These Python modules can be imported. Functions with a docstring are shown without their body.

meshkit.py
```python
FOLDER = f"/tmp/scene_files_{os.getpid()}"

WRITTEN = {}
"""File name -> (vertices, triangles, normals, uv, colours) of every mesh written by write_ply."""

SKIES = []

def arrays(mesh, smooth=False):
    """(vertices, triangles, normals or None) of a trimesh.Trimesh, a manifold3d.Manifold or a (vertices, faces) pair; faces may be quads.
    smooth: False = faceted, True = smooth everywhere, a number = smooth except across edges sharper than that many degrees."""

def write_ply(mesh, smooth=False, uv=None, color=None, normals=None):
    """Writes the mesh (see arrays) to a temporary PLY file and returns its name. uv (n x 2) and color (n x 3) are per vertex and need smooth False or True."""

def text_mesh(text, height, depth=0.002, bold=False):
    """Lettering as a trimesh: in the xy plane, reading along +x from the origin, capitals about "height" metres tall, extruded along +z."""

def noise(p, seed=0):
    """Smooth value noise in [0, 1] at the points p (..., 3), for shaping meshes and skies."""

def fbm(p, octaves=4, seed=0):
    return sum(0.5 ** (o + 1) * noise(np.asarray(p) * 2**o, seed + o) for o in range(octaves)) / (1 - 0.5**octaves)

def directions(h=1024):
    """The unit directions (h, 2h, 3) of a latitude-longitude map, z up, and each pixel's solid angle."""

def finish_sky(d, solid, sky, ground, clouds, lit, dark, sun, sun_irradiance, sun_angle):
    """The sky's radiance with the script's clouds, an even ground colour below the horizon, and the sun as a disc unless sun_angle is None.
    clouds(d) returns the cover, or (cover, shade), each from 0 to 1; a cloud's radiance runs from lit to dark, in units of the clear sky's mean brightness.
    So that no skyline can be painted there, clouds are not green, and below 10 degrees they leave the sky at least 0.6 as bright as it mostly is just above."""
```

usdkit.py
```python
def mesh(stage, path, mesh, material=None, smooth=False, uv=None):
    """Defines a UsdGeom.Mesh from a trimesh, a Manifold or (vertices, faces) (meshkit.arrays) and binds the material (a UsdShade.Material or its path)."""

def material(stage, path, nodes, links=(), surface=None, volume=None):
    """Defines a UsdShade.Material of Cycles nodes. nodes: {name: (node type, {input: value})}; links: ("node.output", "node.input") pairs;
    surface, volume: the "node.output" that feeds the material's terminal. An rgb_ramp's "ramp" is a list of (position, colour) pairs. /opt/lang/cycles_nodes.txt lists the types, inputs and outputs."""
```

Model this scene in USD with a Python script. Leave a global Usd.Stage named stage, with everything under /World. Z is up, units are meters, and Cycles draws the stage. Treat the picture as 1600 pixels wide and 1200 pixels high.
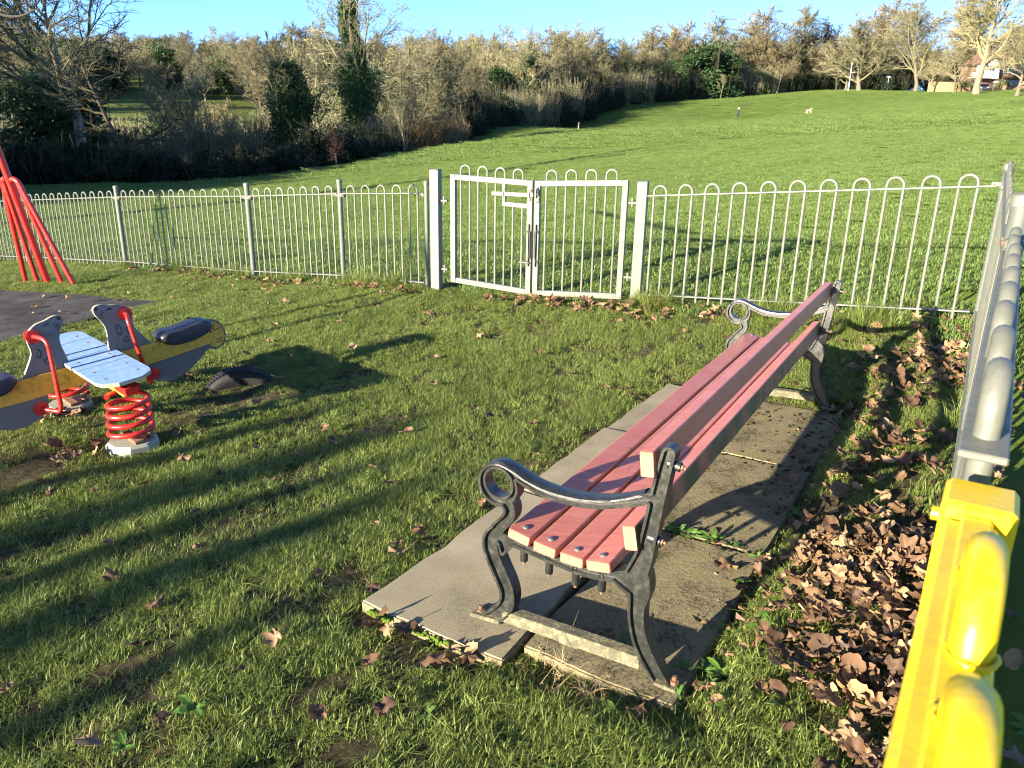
import math, random
import numpy as np, trimesh, usdkit, meshkit
from pxr import Usd, UsdGeom, UsdLux, UsdShade, Gf, Sdf, Vt
from scipy.interpolate import RBFInterpolator
from scipy.spatial import cKDTree
from shapely.geometry import Polygon, LineString, Point, MultiPoint, box as sbox
from shapely.ops import unary_union
from shapely import contains_xy

stage = Usd.Stage.CreateInMemory()
UsdGeom.SetStageUpAxis(stage, UsdGeom.Tokens.z)
UsdGeom.SetStageMetersPerUnit(stage, 1.0)
UsdGeom.Xform.Define(stage, '/World')
UsdGeom.Scope.Define(stage, '/World/Looks')

# ------------------------------------------------------------------ camera
EYE = np.array([0, 0, 1.55])
PITCH, ROLL = math.radians(18.1), math.radians(1.1)
cf = np.array([0, math.cos(PITCH), -math.sin(PITCH)])
r0 = np.array([1.0, 0, 0]); u0 = np.cross(r0, cf)
cr = r0 * math.cos(ROLL) + u0 * math.sin(ROLL)
cu = -r0 * math.sin(ROLL) + u0 * math.cos(ROLL)
cam = UsdGeom.Camera.Define(stage, '/World/camera')
cam.AddTransformOp().Set(Gf.Matrix4d(*cr, 0, *cu, 0, *(-cf), 0, *EYE, 1))
cam.CreateHorizontalApertureAttr(36.0); cam.CreateVerticalApertureAttr(27.0)
cam.CreateFocalLengthAttr(36.0 * 1209 / 1600)
cam.CreateClippingRangeAttr(Gf.Vec2f(0.05, 3000))
cam.CreateFStopAttr(9.0); cam.CreateFocusDistanceAttr(3.2)
cam.CreateExposureAttr(2.42)

# ------------------------------------------------------------------ sky and sun
SUN_EL, SUN_AZ = math.radians(12.8), -2.312      # azimuth = atan2(x, y) of the direction towards the sun
sd = np.array([math.cos(SUN_EL) * math.sin(SUN_AZ), math.cos(SUN_EL) * math.cos(SUN_AZ), math.sin(SUN_EL)])
sky_m = usdkit.material(stage, '/World/Looks/sky_look', {
    's': ('sky_texture', {'sky_type': 'single_scattering', 'sun_disc': False, 'sun_elevation': SUN_EL, 'sun_rotation': SUN_AZ, 'altitude': 80.0, 'air_density': 0.5, 'aerosol_density': 0.3, 'ozone_density': 4.0}),
    'b': ('background_shader', {'strength': 0.088})}, [('s.color', 'b.color')], surface='b.background')
dome = UsdLux.DomeLight.Define(stage, '/World/sky')
UsdShade.MaterialBindingAPI.Apply(dome.GetPrim()).Bind(sky_m)
dome.GetPrim().SetCustomDataByKey('kind', 'structure')
sun = UsdLux.DistantLight.Define(stage, '/World/sun')
sx = np.cross([0, 0, 1.0], sd); sx /= np.linalg.norm(sx); sy = np.cross(sd, sx)
sun.AddTransformOp().Set(Gf.Matrix4d(*sx, 0, *sy, 0, *sd, 0, 0, 0, 0, 1))
sun.CreateIntensityAttr(1.25); sun.CreateAngleAttr(0.53); sun.CreateNormalizeAttr(True)
sun.CreateColorAttr(Gf.Vec3f(1.0, 0.86, 0.68))

# ------------------------------------------------------------------ helpers
used = {}
def numbered(path):
    if path not in used:
        used[path] = 0
        return path
    used[path] += 1
    return '%s_%03d' % (path, used[path])

def data(prim, label=None, cat=None, group=None, kind=None):
    for k, v in (('label', label), ('category', cat), ('group', group), ('kind', kind)):
        if v:
            prim.SetCustomDataByKey(k, v)
    return prim

def thing(name, label=None, cat=None, loc=(0, 0, 0), rotz=0.0, group=None, kind=None, scale=None):
    x = UsdGeom.Xform.Define(stage, numbered('/World/' + name))
    x.AddTranslateOp().Set(Gf.Vec3d(*map(float, loc)))
    if rotz: x.AddRotateZOp().Set(float(math.degrees(rotz)))
    if scale is not None: x.AddScaleOp().Set(Gf.Vec3f(*map(float, scale)))
    return data(x.GetPrim(), label, cat, group, kind)

def obj(name, mesh, mat, parent=None, smooth=False, label=None):
    base = str(parent.GetPath()) if parent is not None else '/World'
    m = usdkit.mesh(stage, numbered(base + '/' + name), mesh, mat, smooth=smooth)
    if label: m.GetPrim().SetCustomDataByKey('label', label)
    return m.GetPrim()

def copy_of(src, name, label, cat, loc, rotz=0.0, group=None, scale=None):
    t = thing(name, label, cat, loc, rotz, group, scale=scale)
    t.GetReferences().AddInternalReference(src.GetPath()); t.SetInstanceable(True)
    return t

def cat_meshes(L):
    vs, fs, n = [], [], 0
    for m in L:
        v, f = (m.vertices, m.faces) if hasattr(m, 'vertices') else m
        vs.append(np.asarray(v, float)); fs.append(np.asarray(f, int) + n); n += len(v)
    return trimesh.Trimesh(np.vstack(vs), np.vstack(fs), process=False)

def tube(P, R, k=8, caps=True):
    P = np.asarray(P, float); n = len(P)
    R = np.broadcast_to(np.asarray(R, float), (n,))
    T = np.gradient(P, axis=0); T /= np.maximum(np.linalg.norm(T, axis=1, keepdims=True), 1e-12)
    ref = np.array([0.0, 0, 1]) if abs(T[0][2]) < 0.9 else np.array([1.0, 0, 0])
    A = np.empty_like(P); a = np.cross(T[0], ref)
    for i in range(n):
        a = a - T[i] * (a @ T[i]); a = a / max(np.linalg.norm(a), 1e-9); A[i] = a
    B = np.cross(T, A)
    th = np.arange(k) * 2 * math.pi / k
    V = (P[:, None] + R[:, None, None] * (np.cos(th)[None, :, None] * A[:, None] + np.sin(th)[None, :, None] * B[:, None])).reshape(-1, 3)
    i = np.arange(n - 1)[:, None] * k; j = np.arange(k)[None]; j2 = (j + 1) % k
    a_, b_, c_, d_ = (i + j).ravel(), (i + j2).ravel(), (i + k + j2).ravel(), (i + k + j).ravel()
    F = np.vstack([np.stack([a_, b_, c_], 1), np.stack([a_, c_, d_], 1)])
    if caps:
        m = len(V); V = np.vstack([V, P[:1], P[-1:]]); q = np.arange(k); q2 = (q + 1) % k
        F = np.vstack([F, np.stack([q2, q, np.full(k, m)], 1), np.stack([q + (n - 1) * k, q2 + (n - 1) * k, np.full(k, m + 1)], 1)])
    return V, F

def box(cx, cy, cz, lx, ly, lz, bevel=0.0):
    """box with chamfered edges"""
    if bevel <= 0:
        m = trimesh.creation.box((lx, ly, lz)); m.apply_translation((cx, cy, cz)); return m
    b = min(bevel, lx / 2.1, ly / 2.1, lz / 2.1)
    pts = []
    for sx_ in (-1, 1):
        for sy_ in (-1, 1):
            for sz_ in (-1, 1):
                pts += [(sx_ * (lx / 2 - b), sy_ * (ly / 2 - b), sz_ * lz / 2), (sx_ * (lx / 2 - b), sy_ * ly / 2, sz_ * (lz / 2 - b)), (sx_ * lx / 2, sy_ * (ly / 2 - b), sz_ * (lz / 2 - b))]
    m = trimesh.convex.convex_hull(np.array(pts)); m.apply_translation((cx, cy, cz)); return m

def basis(m, ax, ay, az, o):
    """put a mesh whose axes are x, y, z into axes ax, ay, az at o"""
    M = np.eye(4); M[:3, 0], M[:3, 1], M[:3, 2], M[:3, 3] = ax, ay, az, o
    if hasattr(m, 'vertices'):
        m = (m.vertices, m.faces)
    v = np.asarray(m[0]) @ M[:3, :3].T + M[:3, 3]
    f = np.asarray(m[1])
    if np.linalg.det(M[:3, :3]) < 0: f = f[:, ::-1]
    return v, f

def extrude(poly, depth):
    geoms = getattr(poly, 'geoms', [poly])
    return cat_meshes([trimesh.creation.extrude_polygon(g, depth, engine='earcut') for g in geoms if g.area > 1e-7])

def beam_between(a, b, w, h, bevel=0.003, up=(0, 0, 1)):
    a, b = np.asarray(a, float), np.asarray(b, float)
    d = b - a; L = np.linalg.norm(d); d /= L
    s = np.cross(d, up); s /= np.linalg.norm(s); u = np.cross(s, d)
    return basis(box(0, 0, 0, L, w, h, bevel), d, -s, u, (a + b) / 2)

def cyl(a, b, r, k=12):
    a, b = np.asarray(a, float), np.asarray(b, float)
    return tube([a, b], [r, r], k)

def fbm(x, y, s, seed=0, o=3):
    x = np.atleast_1d(np.asarray(x, float)); y = np.atleast_1d(np.asarray(y, float))
    return meshkit.fbm(np.stack([x * s, y * s, np.full_like(x, seed * 7.3)], -1), o, seed)

# ------------------------------------------------------------------ materials
def mat(name, nodes, links, surface, volume=None):
    return usdkit.material(stage, '/World/Looks/' + name, nodes, links, surface=surface)

def paint(name, col, rough=0.4, metal=0.0, var=0.12, dirt=None, dirt_amt=0.35, scale=9.0, bump=0.15, bump_scale=60.0, spec=0.5, coat=0.0):
    """a painted or plain solid with uneven tone, some grime and fine relief"""
    c = np.array(col)
    d = np.array(dirt if dirt is not None else c * 0.5)
    return mat(name, {
        'g': ('geometry', {}),
        'n1': ('noise_texture', {'scale': scale, 'detail': 6.0, 'roughness': 0.6}),
        'r1': ('rgb_ramp', {'ramp': [(0.25, c * (1 - var)), (0.75, np.minimum(c * (1 + var), 1))]}),
        'n2': ('noise_texture', {'scale': scale * 2.7, 'detail': 8.0, 'roughness': 0.7}),
        'r2': ('rgb_ramp', {'ramp': [(0.5, (0, 0, 0)), (0.72, (dirt_amt,) * 3)]}),
        'mx': ('mix_color', {'b': d}),
        'n3': ('noise_texture', {'scale': bump_scale, 'detail': 4.0}),
        'rr': ('map_range', {'from_min': 0.3, 'from_max': 0.7, 'to_min': max(rough - 0.1, 0.05), 'to_max': min(rough + 0.15, 1)}),
        'bp': ('bump', {'strength': bump, 'distance': 0.004}),
        'p': ('principled_bsdf', {'metallic': metal, 'specular_ior_level': spec, 'coat_weight': coat})},
        [('g.position', 'n1.vector'), ('g.position', 'n2.vector'), ('g.position', 'n3.vector'), ('n1.fac', 'r1.fac'), ('n2.fac', 'r2.fac'), ('r2.color', 'mx.fac'), ('r1.color', 'mx.a'),
         ('mx.result', 'p.base_color'), ('n2.fac', 'rr.value'), ('rr.result', 'p.roughness'), ('n3.fac', 'bp.height'), ('bp.normal', 'p.normal')], 'p.BSDF')

def foliage(name, cols, trans=0.3, rough=0.55, seed_scale=0.6, island=True, spec=0.3, oi=.25):
    """leaves, blades and twigs: tone by piece, by instance and by place"""
    cols = [np.array(c) for c in cols]
    return mat(name, {
        'g': ('geometry', {}), 'oi': ('object_info', {}),
        'n': ('noise_texture', {'scale': seed_scale, 'detail': 3.0}),
        'a': ('math', {'math_type': 'multiply_add', 'value2': 0.55, 'value3': -0.1}),
        'b': ('math', {'math_type': 'multiply_add', 'value2': oi}),
        'c': ('math', {'math_type': 'multiply_add', 'value2': 0.45, 'use_clamp': True}),
        'r': ('rgb_ramp', {'ramp': [(i / (len(cols) - 1), c) for i, c in enumerate(cols)]}),
        'p': ('principled_bsdf', {'roughness': rough, 'specular_ior_level': spec}),
        't': ('translucent_bsdf', {}), 'm': ('mix_closure', {'fac': trans})},
        [('g.random_per_island', 'a.value1'), ('oi.random', 'b.value1'), ('a.value', 'b.value3'), ('g.position', 'n.vector'), ('n.fac', 'c.value1'), ('b.value', 'c.value3'), ('c.value', 'r.fac'),
         ('r.color', 'p.base_color'), ('r.color', 't.color'), ('p.BSDF', 'm.closure1'), ('t.BSDF', 'm.closure2')], 'm.closure')

def ground_mat(name, stops, scale=0.5, fine=30.0, bump=0.6, dist=0.05, rough=0.95, bscale=8.0):
    return mat(name, {
        'g': ('geometry', {}),
        'n1': ('noise_texture', {'scale': scale, 'detail': 8.0, 'roughness': 0.62}),
        'n2': ('noise_texture', {'scale': fine, 'detail': 5.0, 'roughness': 0.7}),
        'ad': ('math', {'math_type': 'multiply_add', 'value2': 0.5}),
        'hf': ('math', {'math_type': 'multiply', 'value2': 0.55}),
        'r': ('rgb_ramp', {'ramp': stops}),
        'n3': ('noise_texture', {'scale': bscale, 'detail': 8.0, 'roughness': 0.75}),
        'bp': ('bump', {'strength': bump, 'distance': dist}),
        'p': ('principled_bsdf', {'roughness': rough, 'specular_ior_level': 0.12})},
        [('g.position', 'n1.vector'), ('g.position', 'n2.vector'), ('g.position', 'n3.vector'), ('n2.fac', 'hf.value1'), ('n1.fac', 'ad.value1'), ('hf.value', 'ad.value3'), ('ad.value', 'r.fac'),
         ('r.color', 'p.base_color'), ('n3.fac', 'bp.height'), ('bp.normal', 'p.normal')], 'p.BSDF')

M = {}
M['soil'] = ground_mat('soil', [(0.38, (.018, .013, .008)), (0.47, (.040, .030, .018)), (0.55, (.060, .056, .024)), (0.64, (.13, .10, .055))], 1.3, 22, 0.9, 0.05, bscale=14)
M['field'] = ground_mat('field_turf', [(0.25, [(.09, .14, .020), (.12, .18, .026), (.16, .20, .038)][0]), (0.5, [(.09, .14, .020), (.12, .18, .026), (.16, .20, .038)][1]), (0.75, [(.09, .14, .020), (.12, .18, .026), (.16, .20, .038)][2])], 0.12, 3.0, 1.0, 0.12, bscale=5.0)
M['hill'] = ground_mat('hill_turf', [(0.3, (.07, .10, .022)), (0.6, (.10, .13, .03)), (0.8, (.13, .12, .05))], 0.05, 1.5, 0.8, 0.2, bscale=1.0)
M['tarmac'] = ground_mat('tarmac', [(0.38, (.022, .022, .022)), (0.5, (.042, .041, .039)), (0.62, (.085, .083, .078))], 3.0, 160.0, 0.8, 0.01, 0.8, bscale=180)
M['concrete'] = ground_mat('paving_concrete', [(0.40, (.13, .115, .070)), (0.46, (.20, .175, .108)), (0.52, (.245, .212, .132)), (0.58, (.27, .235, .15)), (0.66, (.35, .31, .21))], 2.5, 190.0, 0.35, 0.004, 0.9, bscale=240)
M['concrete_old'] = ground_mat('paving_mossy', [(0.39, (.045, .039, .022)), (0.455, (.090, .082, .036)), (0.50, (.155, .133, .082)), (0.55, (.20, .17, .105)), (0.59, (.17, .155, .05)), (0.62, (.215, .185, .12)), (0.67, (.30, .265, .175))], 5.0, 90.0, 0.7, 0.008, 0.95, bscale=60)
M['moss'] = ground_mat('moss', [(0.3, (.04, .07, .01)), (0.6, (.12, .2, .02)), (0.8, (.16, .24, .03))], 20, 200, 1.0, 0.01, bscale=200)
M['iron'] = paint('cast_iron_paint', (.013, .0145, .0125), 0.3, 0.0, 0.25, (.09, .085, .06), 0.3, 14, 0.25, 260, 0.6)
M['iron_lichen'] = paint('lichen_iron', (.085, .08, .05), 0.75, 0.0, 0.3, (.32, .29, .14), 0.9, 16, 0.5, 90, 0.3)
M['nut'] = paint('rusty_nut', (.16, .09, .05), 0.7, 0.3, 0.4, (.05, .03, .02), 0.5, 60, 0.4, 200)
M['bolt'] = paint('bolt_steel', (.12, .12, .125), 0.55, 0.5, 0.3, (.14, .08, .05), 0.5, 60, 0.3, 200)
M['galv'] = paint('galvanised_steel', (.118, .124, .098), 0.52, 0.15, 0.2, (.075, .075, .055), 0.7, 22, 0.1, 300, 0.5)
M['galv_post'] = paint('galvanised_post', (.092, .106, .088), 0.54, 0.15, 0.2, (.085, .095, .075), 0.5, 30, 0.15, 300, 0.4)
M['steel_dark'] = paint('dark_steel', (.09, .09, .09), 0.5, 0.4, 0.3, (.16, .1, .06), 0.4, 40, 0.2, 200)
M['brass'] = paint('old_brass', (.36, .24, .09), 0.45, 0.7, 0.3, (.12, .07, .03), 0.5, 60)
M['yellow'] = paint('yellow_paint', (.50, .36, .004), 0.36, 0.0, 0.05, (.34, .25, .04), 0.6, 16, 0.12, 120, 0.5)
M['red_tube'] = paint('red_powder_coat', (.40, .018, .012), 0.34, 0.0, 0.12, (.30, .03, .02), 0.4, 10, 0.1, 120, 0.5)
M['grey_board'] = paint('grey_board', (.088, .088, .084), 0.55, 0.0, 0.12, (.11, .105, .09), 0.35, 18, 0.15, 150)
M['board_edge'] = paint('pale_board_edge', (.27, .24, .17), 0.7, 0.0, 0.15, (.2, .17, .12), 0.5, 30)
M['yellow_board'] = paint('yellow_board', (.50, .30, .03), 0.55, 0.0, 0.12, (.10, .07, .02), 0.75, 12, 0.15, 150)
M['blue_board'] = paint('light_blue_board', (.135, .25, .40), 0.5, 0.0, 0.08, (.38, .34, .27), 0.6, 11, 0.15, 150)
M['black_plastic'] = paint('black_plastic', (.012, .014, .02), 0.38, 0.0, 0.2, (.05, .05, .05), 0.3, 20, 0.15, 120)
M['rubber'] = paint('tyre_rubber', (.008, .008, .0085), 0.75, 0.0, 0.3, (.035, .03, .022), 0.5, 12, 0.4, 120, 0.4)
M['ink'] = paint('engraved_line', (.012, .012, .014), 0.7)
M['spring_base'] = paint('pale_concrete_base', (.25, .26, .20), 0.85, 0.0, 0.15, (.2, .2, .12), 0.6, 14, 0.4, 90)
M['brick'] = paint('house_brick', (.19, .115, .075), 0.9, 0, 0.2, (.18, .10, .06), 0.5, 3)
M['tile'] = paint('roof_tile', (.12, .065, .04), 0.9, 0, 0.25, (.07, .05, .04), 0.5, 3)
M['white'] = paint('white_render', (.60, .59, .55), 0.7, 0, 0.04)
M['glass'] = paint('window_dark_glass', (.03, .035, .045), 0.08, 0.0, 0.2, spec=0.8)
M['fence_wood'] = paint('pale_fence_wood', (.27, .20, .10), 0.85, 0, 0.15, (.3, .2, .1), 0.5, 2)
M['car_paint'] = paint('dark_car_paint', (.012, .013, .02), 0.2, 0.2, 0.1, coat=1.0)
M['skin'] = paint('skin', (.45, .27, .19), 0.6)
M['coat_cloth'] = paint('dark_coat', (.025, .03, .045), 0.9)
M['trouser'] = paint('dark_trousers', (.015, .016, .022), 0.9)
M['white_hat'] = paint('white_hat', (.78, .75, .70), 0.9)
M['dog_fur'] = paint('pale_dog_fur', (.62, .45, .24), 0.95)
M['post_wood'] = paint('pale_stake', (.62, .52, .30), 0.85)
M['white_tube'] = paint('white_pole', (.62, .64, .60), 0.5)

# red painted timber: faded, with grain along the bench, chips and green algae low down on rear faces
BE1 = np.array([.502, .865, 0]); BE1 /= np.linalg.norm(BE1); BE2 = np.array([BE1[1], -BE1[0], 0])
M['red_wood'] = mat('red_timber_paint', {
    'g': ('geometry', {}),
    'mp': ('mapping', {'mapping_type': 'point', 'rotation': (0, 0, -math.atan2(BE1[1], BE1[0])), 'scale': (3.0, 60.0, 60.0)}),
    'n1': ('noise_texture', {'scale': 1.0, 'detail': 6.0, 'roughness': 0.6}),
    'r1': ('rgb_ramp', {'ramp': [(0.3, (.32, .090, .056)), (0.5, (.385, .122, .075)), (0.72, (.43, .158, .10))]}),
    'n2': ('noise_texture', {'scale': 26.0, 'detail': 8.0, 'roughness': 0.75}),
    'r2': ('rgb_ramp', {'ramp': [(0.60, (0, 0, 0)), (0.66, (.7, .7, .7))]}),
    'mx': ('mix_color', {'b': (.11, .05, .04)}),
    'n3': ('noise_texture', {'scale': 7.0, 'detail': 6.0}),
    'r3': ('rgb_ramp', {'ramp': [(0.4, (0, 0, 0)), (0.8, (.5, .5, .5))]}),
    'mx2': ('mix_color', {'b': (.42, .175, .13)}),
    'bp': ('bump', {'strength': 0.25, 'distance': 0.003}),
    'p': ('principled_bsdf', {'roughness': 0.42, 'specular_ior_level': 0.5})},
    [('g.position', 'mp.vector'), ('mp.vector', 'n1.vector'), ('g.position', 'n2.vector'), ('g.position', 'n3.vector'), ('n1.fac', 'r1.fac'), ('n2.fac', 'r2.fac'), ('n3.fac', 'r3.fac'),
     ('r1.color', 'mx2.a'), ('r3.color', 'mx2.fac'), ('mx2.result', 'mx.a'), ('r2.color', 'mx.fac'), ('mx.result', 'p.base_color'), ('n1.fac', 'bp.height'), ('bp.normal', 'p.normal')], 'p.BSDF')
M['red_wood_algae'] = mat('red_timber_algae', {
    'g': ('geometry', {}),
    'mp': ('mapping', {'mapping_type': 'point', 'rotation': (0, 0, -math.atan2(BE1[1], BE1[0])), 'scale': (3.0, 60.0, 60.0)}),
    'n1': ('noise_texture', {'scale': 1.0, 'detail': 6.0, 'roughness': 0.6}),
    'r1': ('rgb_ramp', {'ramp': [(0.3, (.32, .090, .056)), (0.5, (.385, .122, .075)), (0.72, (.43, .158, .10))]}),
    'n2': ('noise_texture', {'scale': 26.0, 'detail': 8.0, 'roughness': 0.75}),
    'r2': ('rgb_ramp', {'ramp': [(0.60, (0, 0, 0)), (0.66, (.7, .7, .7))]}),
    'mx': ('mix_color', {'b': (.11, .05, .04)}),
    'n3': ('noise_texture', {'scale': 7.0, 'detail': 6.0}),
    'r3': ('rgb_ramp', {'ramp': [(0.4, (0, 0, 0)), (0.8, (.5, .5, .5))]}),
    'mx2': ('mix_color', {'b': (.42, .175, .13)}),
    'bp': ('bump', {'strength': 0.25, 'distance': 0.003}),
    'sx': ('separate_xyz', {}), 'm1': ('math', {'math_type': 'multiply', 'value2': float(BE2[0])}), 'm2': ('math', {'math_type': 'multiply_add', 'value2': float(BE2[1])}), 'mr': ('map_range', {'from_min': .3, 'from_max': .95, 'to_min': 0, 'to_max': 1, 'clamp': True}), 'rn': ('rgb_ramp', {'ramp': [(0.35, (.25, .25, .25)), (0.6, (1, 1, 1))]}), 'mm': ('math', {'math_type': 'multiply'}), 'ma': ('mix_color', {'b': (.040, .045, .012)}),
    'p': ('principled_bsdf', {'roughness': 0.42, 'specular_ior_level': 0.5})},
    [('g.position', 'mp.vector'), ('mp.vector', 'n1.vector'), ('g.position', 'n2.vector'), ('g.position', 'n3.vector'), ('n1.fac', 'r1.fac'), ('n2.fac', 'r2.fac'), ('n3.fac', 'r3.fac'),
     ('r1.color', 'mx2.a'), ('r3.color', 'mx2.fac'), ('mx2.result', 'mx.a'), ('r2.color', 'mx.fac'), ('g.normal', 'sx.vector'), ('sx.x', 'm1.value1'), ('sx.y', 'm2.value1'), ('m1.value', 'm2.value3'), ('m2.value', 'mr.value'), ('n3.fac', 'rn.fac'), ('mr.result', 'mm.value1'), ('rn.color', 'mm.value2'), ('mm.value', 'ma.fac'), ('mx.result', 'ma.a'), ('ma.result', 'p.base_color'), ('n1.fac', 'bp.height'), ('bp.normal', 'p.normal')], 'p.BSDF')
M['algae_wood'] = paint('algae_timber', (.10, .045, .02), 0.8, 0, 0.4, (.05, .055, .012), 0.9, 20, 0.3, 80)

M['blade'] = foliage('grass_blade', [(.092, .126, .028), (.155, .203, .044), (.215, .256, .066), (.295, .29, .11), (.42, .36, .19)], 0.36, 0.5, 1.1, spec=0.3)
M['field_blade'] = foliage('field_grass_blade', [(.105, .160, .036), (.145, .215, .052), (.185, .25, .072), (.23, .25, .11)], 0.36, 0.5, 0.35, spec=0.3)
M['straw'] = foliage('dry_straw', [(.32, .23, .12), (.42, .32, .18), (.5, .4, .24)], 0.15, 0.7, 3)
M['leaf'] = foliage('dead_leaf', [(.030, .019, .013), (.075, .044, .025), (.14, .082, .042), (.21, .135, .070), (.31, .215, .118), (.44, .33, .20)], 0.16, 0.62, 14.0, oi=.62)
M['weed'] = foliage('weed_leaf', [(.05, .12, .02), (.09, .17, .03), (.13, .2, .04)], 0.3, 0.5, 4)
M['ivy'] = foliage('ivy_leaf', [(.014, .034, .010), (.038, .078, .020), (.075, .125, .030), (.125, .17, .042)], 0.15, 0.5, 0.5)
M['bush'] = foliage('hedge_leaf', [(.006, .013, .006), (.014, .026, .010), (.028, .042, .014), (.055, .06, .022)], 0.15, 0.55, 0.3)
M['olive'] = foliage('olive_bush_leaf', [(.03, .045, .012), (.06, .075, .02), (.10, .11, .032), (.13, .13, .045)], 0.2, 0.6, 0.3)
M['bright_bush'] = foliage('bright_shrub_leaf', [(.06, .10, .015), (.13, .18, .025), (.24, .26, .04)], 0.3, 0.5, 0.6)
TW = [np.array(c) for c in [(.085, .080, .043), (.165, .154, .084), (.245, .228, .124), (.33, .305, .175)]]
M['twig'] = foliage('brown_twig', TW, 0.0, 0.85, 0.08)
M['twig_dark'] = foliage('dark_twig', [c * 0.36 for c in TW], 0.0, 0.85, 0.1)
M['twig_mid'] = foliage('mid_twig', [c * 0.72 for c in TW], 0.0, 0.85, 0.1)
M['leaf_dark_red'] = foliage('dark_red_twig', [(.016, .009, .008), (.04, .014, .012), (.065, .024, .018)], 0.1, 0.8, 0.5)
M['twig_pale'] = foliage('pale_twig', [c * np.array([.97, .97, .88]) for c in TW], 0.0, 0.85, 0.1)
M['twig_red'] = foliage('reddish_twig', [c * np.array([.95, .86, .84]) for c in TW], 0.0, 0.85, 0.1)
M['twig_purple'] = foliage('purple_twig', [c * np.array([.40, .35, .42]) for c in TW], 0.0, 0.85, 0.1)
M['bark'] = paint('bark', (.115, .10, .066), 0.9, 0, 0.35, (.05, .045, .03), 0.7, 2.5, 0.8, 12)
M['bark_dark'] = paint('dark_bark', (.045, .038, .027), 0.9, 0, 0.3, (.02, .018, .012), 0.7, 2.5, 0.8, 12)
M['bark_pale'] = paint('pale_bark', (.145, .128, .083), 0.9, 0, 0.3, (.09, .085, .05), 0.7, 2.5, 0.8, 12)
M['dry_grass'] = foliage('dry_grass', [(.16, .11, .05), (.25, .18, .09), (.33, .25, .13)], 0.2, 0.7, 0.4)

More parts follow.
